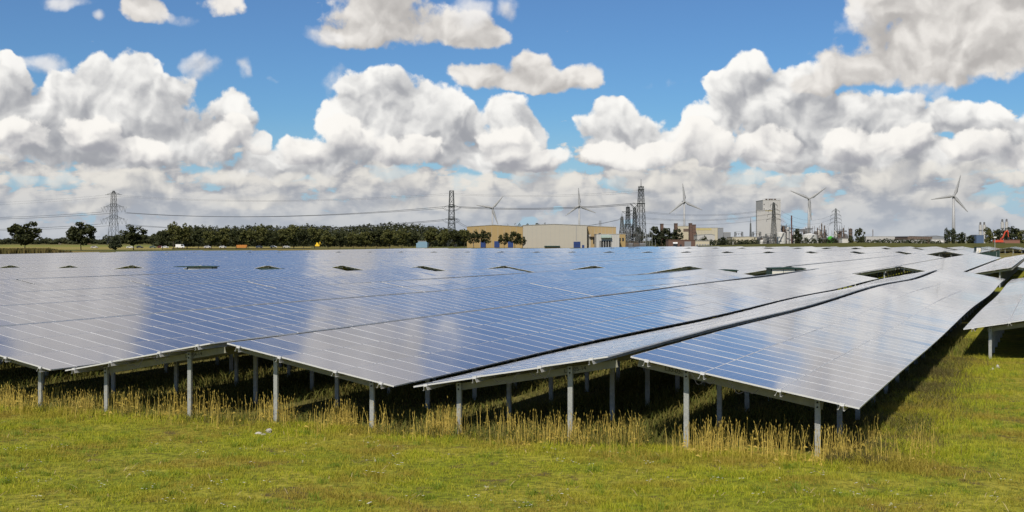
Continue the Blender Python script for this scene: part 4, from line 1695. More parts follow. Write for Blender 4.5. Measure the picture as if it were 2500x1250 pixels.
def hall(label, px0, px1, ytop, dist, depth, mw, mr=None, eave=None, cat='building', name='hall', ridge=None, base=None, bays=0, group=None):
    """box hall with a low pitched or flat roof; returns the thing, its width and wall height (front wall at local y = 0)"""
    x0, x1, zt, g = rel(px0, px1, ytop, 600, dist, base)
    w, h = x1 - x0, zt - g
    t = thing(name, label, cat, ((x0 + x1) / 2, dist, g), 0, group)
    e = h if eave is None else CAMZ - (eave - YH) / FPX * dist - g
    b = MB()
    if e < h:
        rx = 0 if ridge is None else (at(ridge, 0, dist)[0] - (x0 + x1) / 2)
        b.prism([(-w / 2, -.5), (w / 2, -.5), (w / 2, e), (rx, h - .25), (-w / 2, e)], 0, depth)
    else:
        b.box(-w / 2, w / 2, 0, depth, -.5, h - .3)
    b.build('wall', mw, t)
    r = MB()
    if e < h:
        r.prism([(-w / 2 - .25, e - .05), (rx, h - .25), (w / 2 + .25, e - .05), (w / 2 + .25, e + .3), (rx, h), (-w / 2 - .25, e + .3)], -.25, depth + .25)
    else:
        r.box(-w / 2 - .15, w / 2 + .15, -.15, depth + .15, h - .3, h)
    r.build('roof', mr or M_roof, t)
    for k in range(1, bays):
        s = MB(); xx = -w / 2 + w * k / bays
        s.box(xx - .06, xx + .06, -.05, -.002, 0, (e if e < h else h) - .4)
        s.build('cladding_joint', mr or M_roof, t)
    return t, w, h


def inset(t, name, x0, x1, z0, z1, m, d=.12, y=0.0):
    b = MB(); b.box(x0, x1, y - d, y - .003, z0, z1)
    return b.build(name, m, t)


t, w, h = hall('large ochre-yellow hall behind bushy trees', 1140, 1276, 548.5, 800, 60, M_wall_y, eave=553.5, ridge=1206, bays=9)
for k in range(3): inset(t, 'door', -w / 2 + 9 + k * 9, -w / 2 + 12.5 + k * 9, 0, 4.2, M_blue)
t, w, h = hall('long beige hall with a blue roller door', 1277, 1433, 546.5, 770, 55, M_wall_b, eave=550.5, ridge=1352, bays=14)
x = lambda q, d=770, c=(1277 + 1433) / 2: (q - c) / FPX * d
dz_ = lambda yy, d=770: CAMZ - (yy - YH) / FPX * d - t.location.z
dr = inset(t, 'roller_door', x(1400.5), x(1417), 0, dz_(590), M_blue)
for k in range(4): inset(dr, 'door_slat', x(1401), x(1416.5), .3 + k * .95, .42 + k * .95, M_ink, .05, -.13)
inset(t, 'side_door', x(1421), x(1426.5), 0, dz_(598), M_blue)
inset(t, 'fascia_beam', x(1329), x(1367), dz_(602.5), dz_(600), M_green, 2.0)
for k in range(6): inset(t, 'canopy_leg', x(1330 + k * 7.2), x(1330.8 + k * 7.2), 0, dz_(602.5), M_green, .3, -1.5)
inset(t, 'downpipe', x(1406.5), x(1407.5), dz_(588), dz_(550), M_gray, .1)
t, w, h = hall('tan end bay with vertical joints beside the beige hall', 1434, 1504, 551, 775, 40, M_wall_t, eave=554.5, ridge=1436, bays=8)
x2 = lambda q: (q - 1469) / FPX * 775
inset(t, 'corner_post', x2(1434.5), x2(1442), 0, 8.6, M_wall_b, .15)
inset(t, 'window', x2(1461.5), x2(1467), 7.2, 9.4, M_glassd)
inset(t, 'window', x2(1448), x2(1453), 2.5, 6.4, M_glassd)
inset(t, 'canopy', x2(1438), x2(1455), 6.9, 7.3, M_rust, 1.6)
for k in range(3): inset(t, 'chimney_pipe', x2(1464 + k * 2.2), x2(1465 + k * 2.2), 11, 17.5, M_pipe, .2, 6)
t, w, h = hall('low pale annex with a dark gateway', 1456, 1512, 571, 755, 20, M_white, name='annex', bays=9)
x3 = lambda q: (q - 1484) / FPX * 755
inset(t, 'gateway', x3(1464), x3(1493), 0, 4.6, M_dark)
inset(t, 'roof_tank', x3(1467), x3(1492), 6.4, 8.0, mat('pale_green_tank', (.32, .40, .36), .5), 2.4)
for k in range(5): inset(t, 'pillar', x3(1466 + k * 6.3), x3(1467.2 + k * 6.3), 0, 4.6, M_white, .25, -.1)
t, w, h = hall('orange-brown switch house beside the annex', 1507, 1527, 570.5, 765, 12, M_wall_y, name='switch_house')
inset(t, 'window', -1.6, -.4, 4.3, 6.3, M_glassd); inset(t, 'window', .5, 1.6, 4.3, 6.3, M_glassd)
hall('pale blue low building between the roadside trees', 1016, 1043, 588, 800, 15, mat('pale_blue_cladding', (.16, .27, .36), .6), name='shed')
t, w, h = hall('low brown brick house with a white sign and a grey bay', 1632, 1697, 585, 700, 12, M_brick, M_brick, name='brick_house')
x4 = lambda q: (q - 1664.5) / FPX * 700
inset(t, 'sign', x4(1643), x4(1654), 2.9, 3.7, mat('sign_white', (.82, .83, .84), .4), .18)
inset(t, 'door', x4(1643.5), x4(1654), 0, 2.8, M_glassd); inset(t, 'door', x4(1660), x4(1664), 0, 2.4, M_glassd)
inset(t, 'grey_bay', x4(1671), x4(1687), 0, 4.1, M_gray, .25); inset(t, 'vent_grille', x4(1676), x4(1682), 0, 1.2, M_ink, .35)
t, w, h = hall('low row of pale sheds right of the brick house', 1698, 1732, 587.5, 760, 12, M_cream2, name='shed')
for k in range(5): inset(t, 'door', -w / 2 + .5 + k * 1.7, -w / 2 + 1.6 + k * 1.7, 0, 2.4, M_gray)

# works behind: cream hall, chimneys, boiler house
t, w, h = hall('long cream hall with rounded grey end', 1697, 1752, 555.5, 1000, 60, M_cream2, name='works_hall', bays=7)
inset(t, 'side_strip', -w / 2 + 1, w / 2 - 5, h - 2.2, h - .7, mat('ochre_band', (.42, .36, .16), .6), .1)
t, w, h = hall('grey rounded end block of the cream hall', 1752.5, 1766, 556, 1000, 58, M_gray, name='works_hall')
t, w, h = hall('lower grey block right of the cream hall', 1766.5, 1784, 567, 1010, 30, M_gray, name='works_block'); inset(t, 'window', -2, -.5, 2, 4, M_glassd)
t, w, h = hall('pale low works building before the cream hall', 1702, 1745, 571, 960, 18, M_white, name='works_block', eave=574, ridge=1736)
for k in range(4): inset(t, 'window', -5 + k * 2.4, -3.6 + k * 2.4, 1.2, 3.2, M_glassd)
t, w, h = hall('cream boiler house under the second wind turbine from the right group', 1654, 1683, 551.5, 1010, 22, M_cream2, name='boiler_house')
inset(t, 'red_band', 0, w / 2, h - 4.6, h - 2.4, M_rust, .2)
for k in range(3): inset(t, 'window', -w / 2 + .6 + k * 1.2, -w / 2 + 1.4 + k * 1.2, 2, 4, M_glassd)
for (px0, px1, yt, lab) in [(1648, 1654.5, 545, 'left brown brick chimney block before the boiler house'), (1684, 1690, 544.5, 'taller of the two brown chimneys right of the boiler house'),
                            (1690.5, 1699, 548, 'broader of the two brown chimneys right of the boiler house'), (1614, 1620, 546, 'brown chimney rising out of the dark tree clump')]:
    t, w, h = hall(lab, px0, px1, yt, 990, 7, M_brick, M_brick, name='chimney', cat='chimney')
    for k in range(3): inset(t, 'corbel_band', -w / 2 - .1, w / 2 + .1, h - 1.0 - k * 2.6, h - .6 - k * 2.6, M_rust, .2)


def pipe_rack(label, px0, px1, ytop, ybot, dist, depth=14, dens=1.0, m=None, seed=0, cat='pipe rack', base=None):
    """open steel frame with pipes, vessels and platforms"""
    r = random.Random(seed)
    x0, x1, zt, g = rel(px0, px1, ytop, ybot, dist, base)
    w, h = x1 - x0, zt - g
    t = thing('pipe_rack', label, cat, ((x0 + x1) / 2, dist, g))
    f = MB()
    nx = max(2, int(w / 3.2)); nz = max(2, int(h / 3.2))
    hs = [h * r.uniform(.62, 1.0) for _ in range(nx + 1)]
    for i in range(nx + 1):
        xx = -w / 2 + w * i / nx
        for yy in (0, depth):
            f.bar((xx, yy, -.5), (xx, yy, hs[i]), .34)
        for k in range(1, nz + 1):
            zz = h * k / nz
            if i < nx and zz <= min(hs[i], hs[i + 1]) + .3:
                for yy in (0, depth):
                    f.bar((xx, yy, zz), (xx + w / nx, yy, zz), .26)
                f.bar((xx, 0, zz), (xx, depth, zz), .22)
                if r.random() < .4: f.bar((xx, 0, zz - h / nz), (xx + w / nx, 0, zz), .18)
    f.build('steel_frame', m or M_lattice2, t)
    p = MB()
    for k in range(int(8 * dens)):
        zz = h * r.uniform(.12, .8)
        a = r.uniform(-w / 2, w * .2)
        p.bar((a, r.uniform(.5, depth), zz), (min(w / 2, a + w * r.uniform(.2, .8)), r.uniform(.5, depth), zz), r.uniform(.3, .8), n=6)
    p.build('pipes', M_pipe, t)['kind'] = 'stuff'
    for k in range(int(5 * dens)):
        v = MB()
        rad = r.uniform(.7, 1.6); hh = h * r.uniform(.3, .85)
        v.lathe([(rad, 0), (rad, hh - rad * .6), (rad * .7, hh - rad * .15), (0.05, hh)], 0, 0, 0, 10)
        o = v.build('vessel', [M_pipe, M_rust, M_tank][k % 3], t)
        o.location = (r.uniform(-w / 2 + rad, w / 2 - rad), r.uniform(1, depth), 0)
    return t


def stack(label, px_, ytop, dist, wpx, m, name='stack', cat='stack', bands=3, taper=.85, dome=False, base=None):
    x0, y, zt = at(px_, ytop, dist)
    g = float(ground_z(x0, dist)) if base is None else base
    h, r_ = zt - g, wpx / FPX * dist / 2
    t = thing(name, label, cat, (x0, dist, g))
    b = MB()
    pr = [(r_, -.5), (r_ * taper, h - (r_ if dome else 0))]
    if dome: pr += [(r_ * taper * .8, h - r_ * .35), (.05, h)]
    b.lathe(pr, n=12); b.build('shell', m, t, smooth=False)
    for k in range(bands):
        p = MB(); zz = h * (k + 1) / (bands + .35)
        rr = r_ * (1 + (taper - 1) * zz / h)
        p.lathe([(rr + .02, -.15), (rr + .55, -.1), (rr + .55, .1), (rr + .02, .15)], 0, 0, zz, 12, cap=False)
        p.build('platform_ring', M_pipe, t)
    return t


def tank(label, px0, px1, yroof, yeave, dist, m=None, mroof=None):
    x0, x1, zt, g = rel(px0, px1, yroof, 600, dist)
    e = CAMZ - (yeave - YH) / FPX * dist - g
    r_ = (x1 - x0) / 2
    t = thing('storage_tank', label, 'storage tank', ((x0 + x1) / 2, dist + r_, g))
    b = MB(); b.lathe([(r_, -.3), (r_, e)], n=36, cap=False); b.build('shell', m or M_tank, t, smooth=True)
    r = MB(); r.lathe([(r_ * 1.012, e), (r_ * .5, e + (zt - g - e) * .62), (.1, zt - g)], n=36); r.build('roof', mroof or M_tank, t)
    s = MB()
    for k in range(14):
        a = -pi / 2 - .9 + k * .09
        s.box(-.5, .5, -.3, .3, 0, .1, 0, Matrix.Translation((cos(a) * (r_ + .3), sin(a) * (r_ + .3), .6 + k * e / 14)) @ Matrix.Rotation(a + pi / 2, 4, 'Z'))
    s.build('stair', M_pipe, t)['kind'] = 'stuff'
    return t


# substation and refinery
WD = 980
t, w, h = hall('tall white process block, upper tower with roof vents', 1862.5, 1906, 488, 1050, 30, M_white, name='process_block')
x5 = lambda q: (q - 1884.2) / FPX * 1050
for q in (1874.5, 1882.5, 1888, 1895.5):
    v = MB(); v.lathe([(.75, 0), (.75, .5), (1.1, .55), (1.1, 1.1), (.5, 1.2)], x5(q), 6, h, 10); v.build('roof_vent', M_rust, t)
inset(t, 'opening', x5(1864.5), x5(1866.5), h - 4.2, h - 3.4, M_dark); inset(t, 'opening', x5(1864.5), x5(1866.5), h - 8.2, h - 7.4, M_dark)
for k in range(10): inset(t, 'cladding_joint', x5(1864) + k * 1.5, x5(1864) + k * 1.5 + .08, 2, h - 1, M_gray, .04)
rl = MB()
for k in range(13):
    rl.bar((-w / 2 + w * k / 12, .1, h), (-w / 2 + w * k / 12, .1, h + 1.1), .12)
rl.bar((-w / 2, .1, h + 1.1), (w / 2, .1, h + 1.1), .12); rl.bar((-w / 2, .1, h + .55), (w / 2, .1, h + .55), .08)
rl.build('roof_railing', M_pipe, t)
t, w, h = hall('tall white process block, lower left part', 1848, 1888, 513, 1046, 3.7, M_white, name='process_block')
for k in range(8): inset(t, 'cladding_joint', -w / 2 + .9 + k * 1.7, -w / 2 + 1.0 + k * 1.7, 2, h - 1, M_gray, .04)
inset(t, 'stain_band', 0, w / 2 - 1, h - .9, h - .25, mat('stained_coping', (.36, .30, .12), .8), .06)
t, w, h = hall('long pale low building left of the white process block', 1788, 1850, 577, 930, 24, M_cream2, name='works_block', eave=579, ridge=1826)
inset(t, 'loading_bay', -w / 2 + 1.5, -w / 2 + 6.5, 0, 2.4, M_dark); inset(t, 'end_wall', -w / 2, -w / 2 + .9, 0, 4.4, M_white, .2)
for k in range(4): inset(t, 'window', -3 + k * 2.6, -1.8 + k * 2.6, 2.4, 3.8, M_glassd)
pipe_rack('dark open switchyard frames in front of the white process block', 1853, 1900, 570, 590, 905, 16, 1.0, M_lattice, 3, 'switchyard')
pipe_rack('dense steel pipe structure right of the white process block', 1906, 1932, 541, 590, 1060, 18, 2.0, M_rust, 5)
pipe_rack('high pipe bridge left of the second wind turbine from the right', 1926, 1976, 547, 590, 1075, 14, 1.6, M_lattice2, 6)
pipe_rack('rusty process unit at the foot of the second wind turbine from the right', 1962, 1984, 545, 590, 1090, 16, 2.0, M_rust, 7)
pipe_rack('jumble of columns and vessels left of the steam plume', 1990, 2022, 550, 590, 1080, 18, 2.6, M_rust, 8)
pipe_rack('process tower block right of the steam plume', 2044, 2072, 553, 590, 1085, 18, 2.4, M_rust, 9)
pipe_rack('grey scaffold tower at the right end of the refinery', 2050, 2061, 540, 590, 1095, 8, .6, M_lattice2, 10)
pipe_rack('low process units along the foot of the refinery', 1984, 2080, 574, 592, 1040, 10, 2.2, M_rust, 11)
stack('tall dark red steel stack behind the refinery', 1932.5, 526, 1070, 3.6, mat('dark_red_stack', (.10, .028, .024), .7), bands=3)
stack('pale vertical silo left of the dark tree', 1923.5, 554, 900, 5.0, M_white, 'silo', 'silo', 2, 1.0, True)
stack('short pale column left of the dark tree', 1929.5, 561, 900, 3.8, M_white, 'column', 'column', 2, 1.0, True)
for q, yt, lab in ((2006, 545, 'tallest distillation column of the refinery, left of the plume'), (2013, 550, 'distillation column just left of the plume'), (1996, 556, 'short distillation column at the left of the jumble'), (2059, 556, 'distillation column beside the scaffold tower')):
    stack(lab, q, yt, 1078, 3.2, M_rust, 'distillation_column', 'column', 4, .9, True)
stack('brown banded column at the right end of the refinery', 2076.5, 557, 1060, 9.5, M_rust, 'distillation_column', 'column', 5, .95, True)
tank('smaller white storage tank beside the second pylon from the right', 1898, 1921, 566, 569, 880)
tank('large white storage tank with conical roof behind the hedge', 1962, 2000, 569, 574, 890)
tank('bright green low tank at the foot of the rightmost pylon', 2022, 2037, 576, 580, 870, mat('bright_green_paint', (.06, .30, .03), .5), mat('bright_green_paint', (.06, .30, .03), .5))
hall('small white shed at the right end of the refinery', 2056, 2072, 582, 850, 8, M_tank, name='shed')
stack('thin lone chimney on the horizon right of the refinery', 2131, 560, 1300, 1.8, M_rust, bands=2)
t, w, h = hall('long low pale works with roof frames on the right horizon', 2113, 2203, 577, 1250, 20, M_white, name='works_block', bays=16)
for k in range(18): inset(t, 'window', -w / 2 + 1 + k * 2.05, -w / 2 + 2.3 + k * 2.05, 1.8, 4.2, M_gray)
t, w, h = hall('brown-grey warehouse on the right horizon', 2216, 2276, 576, 1200, 40, M_rust, M_gray, name='warehouse', eave=578, ridge=2222, bays=10)
t, w, h = hall('grey warehouse left of the right-hand wind turbine', 2270, 2305, 575, 1350, 30, M_gray, M_gray, name='warehouse', eave=578, ridge=2285)
t, w, h = hall('long low grey barge-like store along the dike', 2122, 2262, 585.4, 1100, 8, mat('pale_concrete', (.42, .41, .39), .7), M_gray, name='store')
for k in range(24): inset(t, 'panel_joint', -w / 2 + .8 + k * 2.15, -w / 2 + .95 + k * 2.15, 0, h - .4, M_gray, .05)
t, w, h = hall('row of white tank wagons left of the turbine-foot trees', 2274, 2306, 583.2, 1080, 3, M_white, name='tank_wagons', cat='wagons')
for k in range(5):
    v = MB(); v.bar((-5 + k * 2.4, -.4, h * .55), (-3.2 + k * 2.4, -.4, h * .55), 2.2, n=10, cap=True); v.build('tank_barrel', M_tank, t)
hall('blue shed beside the grey silos', 2384, 2402, 573, 1010, 12, mat('slate_blue_cladding', (.07, .11, .19), .6), name='shed')
hall('low red brick wall behind the excavator', 2448, 2490, 585.5, 900, 3, mat('red_brick', (.22, .10, .07), .85, noise=(.6, .5, (.15, .075, .055))), mat('red_brick', (.2, .1, .07)), name='brick_wall', cat='wall')
for q, yt, lab in ((2393.5, 545, 'left silo of the nearer grey silo pair'), (2403, 545, 'right silo of the nearer grey silo pair'), (2447, 538, 'left silo of the pair above the dark wood'), (2457.5, 537.5, 'right silo of the pair above the dark wood')):
    s_ = stack(lab, q, yt + 4, 1150, 7.2, M_white, 'silo', 'silo', 1, 1.0, False)
    hh = CAMZ - (yt + 4 - YH) / FPX * 1150 - s_.location.z
    v = MB(); v.lathe([(.9, hh), (.9, hh + 2.4), (.2, hh + 2.8)], n=8); v.build('filter_top', M_pipe, s_)


def plume():
    """thin steam drifting from a vent left of the rightmost pylon"""
    V, F = [], []
    x0, y0, z0 = at(2014, 566, 1070)
    mb = MB()
    rings = []
    n = 12
    for k in range(9):
        f = k / 8
        c = Vector((x0 + 1.8 * f + 7 * f * f, y0, z0 + 10.5 * f - 1.5 * f * f))
        r_ = .35 + 1.3 * f + .25 * sin(k * 2.1)
        rings.append([(c.x + cos(2 * pi * j / n) * r_ * (1 + .15 * sin(j * 2 + k)), c.y + sin(2 * pi * j / n) * r_, c.z + cos(2 * pi * j / n) * r_ * .4) for j in range(n)])
    vs_ = [p for r_ in rings for p in r_]
    fs = [(i * n + j, i * n + (j + 1) % n, (i + 1) * n + (j + 1) % n, (i + 1) * n + j) for i in range(8) for j in range(n)]
    fs += [tuple(range(n - 1, -1, -1)), tuple(range(8 * n, 9 * n))]
    mb.add(vs_, fs)
    m = bpy.data.materials.new('steam')
    m.use_nodes = True
    t = m.node_tree
    t.nodes.clear()
    pv = t.nodes.new('ShaderNodeVolumePrincipled')
    pv.inputs['Color'].default_value = (.95, .95, .95, 1)
    pv.inputs['Density'].default_value = .42
    out = t.nodes.new('ShaderNodeOutputMaterial')
    t.links.new(pv.outputs[0], out.inputs['Volume'])
    tag(mb.build('steam_plume', m, smooth=True), 'thin white steam plume drifting up beside the rightmost pylon', 'steam', kind='stuff')


plume()


# ------------------------------------------------------------------ lattice towers
def lattice(mb, levels, leg, brace, x=0, y=0):
    """levels = [(z, full width)]: four legs, ring and X bracing on all faces"""
    cs = [(-1, -1), (1, -1), (1, 1), (-1, 1)]
    pt = lambda i, l: Vector((x + cs[i][0] * l[1] / 2, y + cs[i][1] * l[1] / 2, l[0]))
    for a, b in zip(levels[:-1], levels[1:]):
        for i in range(4):
            j = (i + 1) % 4
            mb.bar(pt(i, a), pt(i, b), leg)
            mb.bar(pt(i, a), pt(j, b), brace, n=3)
            mb.bar(pt(j, a), pt(i, b), brace, n=3)
            mb.bar(pt(i, b), pt(j, b), brace, n=3)


def levels_of(z0, w0, z1, w1, k=1.15):
    """bracing panels about as tall as wide"""
    out, z = [(z0, w0)], z0
    while z < z1 - .01:
        w = w0 + (w1 - w0) * (z - z0) / (z1 - z0)
        z = z + w * k
        if z > z1 - w * .45: z = z1
        out.append((z, w0 + (w1 - w0) * (z - z0) / (z1 - z0)))
    return out


def hgt(y, dist, g):
    return CAMZ - (y - YH) / FPX * dist - g


WIRES = []


def pylon_left():
    D = 1180
    s = D / FPX
    x, y, _ = at(277.5, 600, D); g = float(ground_z(x, y))
    t = thing('pylon', 'tall grey three-armed lattice pylon at the left with zigzag insulator strings', 'pylon', (x, y, g), radians(-8))
    b = MB()
    zt = hgt(466, D, g)
    za, zb, zc = hgt(475.5, D, g), hgt(505, D, g), hgt(534.5, D, g)
    lv = levels_of(0, 24 * s, hgt(547, D, g), 15 * s) + levels_of(hgt(547, D, g), 15 * s, za, 9 * s)[1:] + [(zt, 1.2)]
    lattice(b, lv, .38, .24)
    b.build('tower_body', M_lattice, t)
    for zz, hw, rise in ((za, 21, 7), (zb, 26, 9), (zc, 28, 10)):
        a = MB(); L = hw * s; R = rise * s
        for sg in (-1, 1):
            for yy in (-.9, .9):
                a.bar((0, yy, zz), (sg * L, yy, zz), .34)
                a.bar((0, yy, zz + R), (sg * L * .75, yy, zz + .6), .2, n=3)
            for k in range(5):
                f0, f1 = k / 5, (k + 1) / 5
                a.bar((sg * L * f0, 0, zz), (sg * L * (f0 + f1) / 2, 0, zz + R * (1 - (f0 + f1) / 2) * .85), .16, n=3)
                a.bar((sg * L * (f0 + f1) / 2, 0, zz + R * (1 - (f0 + f1) / 2) * .85), (sg * L * f1, 0, zz), .16, n=3)
        a.build('crossarm', M_lattice, t)
        if hw > 21:
            i_ = MB()
            dz2 = 13.2 * s
            for sg in (-1, 1):
                for k in range(3):
                    c = sg * L * (.42 + .33 * k)
                    i_.bar((c - 1.9, 0, zz), (c + .5, 0, zz - dz2), .22, n=3)
                    i_.bar((c + 1.9, 0, zz), (c + .5, 0, zz - dz2), .22, n=3)
                i_.bar((sg * L * 1.0, 0, zz), (sg * L * 1.2, 0, zz - dz2), .22, n=3)
            i_.build('insulator_strings', M_lattice, t)


pylon_left()


def pylon_mid():
    D = 905
    s = D / FPX
    x, y, _ = at(1102.5, 600, D); g = float(ground_z(x, y))
    t = thing('pylon', 'dark square-topped strain pylon left of the ochre hall', 'pylon', (x, y, g), radians(12))
    b = MB()
    lv = levels_of(0, 22 * s, hgt(545, D, g), 14.5 * s) + levels_of(hgt(545, D, g), 14.5 * s, hgt(465.5, D, g), 9 * s)[1:]
    lattice(b, lv, .36, .24)
    b.build('tower_body', M_lattice, t)
    for yy, hw in ((504.5, 18), (535, 17)):
        a = MB(); zz = hgt(yy, D, g); L = hw * s
        for sg in (-1, 1):
            for q in (-1.6, 1.6):
                a.bar((0, q, zz - .5), (sg * L, 0, zz), .4)
                a.bar((0, q, zz + 1.6), (sg * L, 0, zz), .25, n=3)
        a.box(-2.2, 2.2, -2.2, 2.2, zz - .3, zz + .6)
        a.build('crossarm', M_lattice, t)
        j = MB()
        for sg in (-1, 1):
            j.poly([(sg * (L * 1.25 * cos(pi * .5 * k / 6)), .4, zz - 11 * s * sin(pi * .5 * k / 6)) for k in range(7)], .22, n=3)
            j.poly([(sg * (L * 1.05 * cos(pi * .5 * k / 6)), -.6, zz - 9 * s * sin(pi * .5 * k / 6)) for k in range(7)], .22, n=3)
        j.build('jumper_loops', M_lattice, t)


pylon_mid()


def mast(label, px_, ytop, ycage, w0, w1, D, spike=None, plat=(), arms=(), m=None, name='lattice_mast'):
    s = D / FPX
    x, y, _ = at(px_, 600, D); g = float(ground_z(x, y))
    t = thing(name, label, 'lattice mast', (x, y, g), radians(20))
    b = MB()
    lattice(b, levels_of(0, w0 * s, hgt(ytop, D, g), w1 * s, 1.0), .40, .27)
    b.build('tower_body', m or M_lattice, t)
    for yy in plat:
        p = MB(); zz = hgt(yy, D, g)
        ww = (w1 + (w0 - w1) * (1 - zz / hgt(ytop, D, g))) * s
        p.box(-ww * .6, ww * .6, -ww * .6, ww * .6, zz - .35, zz + .35); p.build('platform', m or M_lattice, t)
    for (yy, l, dz2) in arms:
        a = MB(); zz = hgt(yy, D, g); L = l * s
        a.bar((0, 0, zz), (L, 0, zz + dz2 * s), .45); a.bar((0, 0, zz - 2.5), (L, 0, zz + dz2 * s), .3, n=3)
        a.build('arm', m or M_lattice, t)
    if spike:
        k = MB(); k.bar((0, 0, hgt(ytop, D, g) - 1), (0, 0, hgt(spike, D, g)), .5, w2=.2, n=6, cap=True); k.build('spike', m or M_lattice, t)
    return t


mast('tallest dark lattice mast of the substation, with a spike on top', 1565, 455, 466, 21, 9, 830, 437, (463, 497), ((497, -22, 1),))
mast('second lattice mast left of the tall one', 1533, 505, 0, 13, 6, 835, 500, (518, 526, 548), ((517, -16, 0), (512, 12, -2)))
mast('third lattice mast, forked, close to the tall one', 1549.5, 507, 0, 11, 5, 840, None, (520,), ((507, -12, 10), (507, 10, 10), (522, -14, 0)))
mast('smallest lattice mast at the left of the substation', 1518.5, 529, 0, 13, 4, 825, 520, (534,), ((534, -6, 0),), M_lattice2)
mast('slim guyed mast left of the white process block', 1832.5, 545, 0, 4.5, 1.6, 950, 531, (), (), M_lattice2)


def gantry(label, px0, px1, ytop, D, seed):
    x0, x1, zt, g = rel(px0, px1, ytop, 600, D)
    w, h = x1 - x0, zt - g
    t = thing('busbar_gantry', label, 'gantry', ((x0 + x1) / 2, D, g))
    b = MB()
    for xx in (-w / 2, w / 2):
        lattice(b, levels_of(0, 1.6, h, 1.0, 1.4), .24, .15, xx, 0)
    for yy in (-.5, .5):
        b.bar((-w / 2, yy, h), (w / 2, yy, h), .25); b.bar((-w / 2, yy, h - 1.2), (w / 2, yy, h - 1.2), .25)
    b.build('gantry_frame', M_lattice2, t)
    for k in range(3):
        i_ = MB(); xx = -w / 2 + w * (k + .5) / 3
        i_.lathe([(.12, 0), (.3, .1), (.12, .3), (.3, .5), (.12, .7), (.3, .9), (.1, 1.2)], xx, 0, h - 2.5, 6); i_.build('insulator', M_rust, t)
    return t


GANTRY = ['grey busbar gantry between the smallest and the second lattice mast', 'highest busbar gantry, between the second mast and the tall one',
          'low front busbar gantry below the second and third masts', 'lowest busbar gantry, at the foot of the tall lattice mast', 'front left busbar gantry beside the orange-brown switch house',
          'busbar gantry above the long pale low building', 'busbar gantry at the left foot of the white process block', 'busbar gantry left of the pylon before the white block']
for i, (a, b_, yt, d) in enumerate([(1524, 1545, 548, 845), (1541, 1562, 551, 850), (1536, 1556, 566, 820), (1560, 1580, 572, 826), (1514, 1530, 563, 822), (1795, 1812, 566, 940), (1838, 1856, 566, 935), (1870, 1892, 571, 915)]):
    gantry(GANTRY[i], a, b_, yt, d, i)
for i, q in enumerate((1586, 1592, 1600, 1497.5, 1571, 1576)):
    slim_post(f'thin lightning rod of the substation, {ordinal(i + 1)} of the slim rods by the lattice masts', q, (556, 560, 585, 550, 563, 570)[i], 800, 'lightning_rod', False, w=.26)
for i, (q, d) in enumerate(((1527, 790), (1541, 795), (1553, 790), (1568, 795))):
    x, y, _ = at(q, 600, d); g = float(ground_z(x, y))
    t = thing('power_transformer', f'grey power transformer with cooling ribs, {ordinal(i + 1)} from the left at the foot of the masts', 'transformer', (x, y, g))
    b = MB(); b.box(-1.8, 1.8, -1.3, 1.3, 0, 3.0); b.build('tank', M_gray if i % 2 else M_rust, t)
    c = MB()
    for k in range(6): c.box(-1.7 + k * .62, -1.45 + k * .62, -1.9, -1.302, .4, 2.6)
    c.build('cooling_ribs', M_pipe, t)
    for k in range(3):
        i_ = MB(); i_.lathe([(.18, 0), (.32, .2), (.16, .4), (.3, .6), (.14, .8), (.05, 1.5)], -1 + k, 0, 3.0, 6); i_.build('bushing', M_rust, t)


def pylon_arms(label, px_, ytop, arms, w0, w1, D, rz):
    s = D / FPX
    x, y, _ = at(px_, 592, D); g = float(ground_z(x, y))
    t = thing('pylon', label, 'pylon', (x, y, g), rz)
    b = MB()
    ya = arms[-1][0]
    lv = levels_of(0, w0 * s, hgt(ya, D, g), w1 * 1.25 * s) + levels_of(hgt(ya, D, g), w1 * 1.25 * s, hgt(arms[0][0], D, g), w1 * .7 * s)[1:] + [(hgt(ytop, D, g), .5)]
    lattice(b, lv, .33, .21)
    b.build('tower_body', M_lattice, t)
    for yy, hw in arms:
        a = MB(); zz = hgt(yy, D, g); L = hw * s
        for sg in (-1, 1):
            for q in (-.7, .7):
                a.bar((0, q, zz), (sg * L, 0, zz - .6), .3)
            a.bar((0, 0, zz + 1.5), (sg * L, 0, zz - .6), .22, n=3)
            a.bar((sg * L, 0, zz - .6), (sg * L, 0, zz - 2.2), .25, n=3)
        a.build('crossarm', M_lattice, t)


pylon_arms('dark pylon standing in front of the white process block', 1889, 494, ((499, 9), (511.5, 14), (522.5, 16.5), (534, 18.5)), 14, 5.5, 860, radians(10))
pylon_arms('rightmost pylon, before the refinery plume', 2040.5, 509, ((514, 9), (524, 12), (533.5, 13), (543, 14)), 11, 4.5, 900, radians(-14))


# ------------------------------------------------------------------ wind turbines
M_turb = mat('turbine_white', (0.30, 0.305, 0.31), .5)


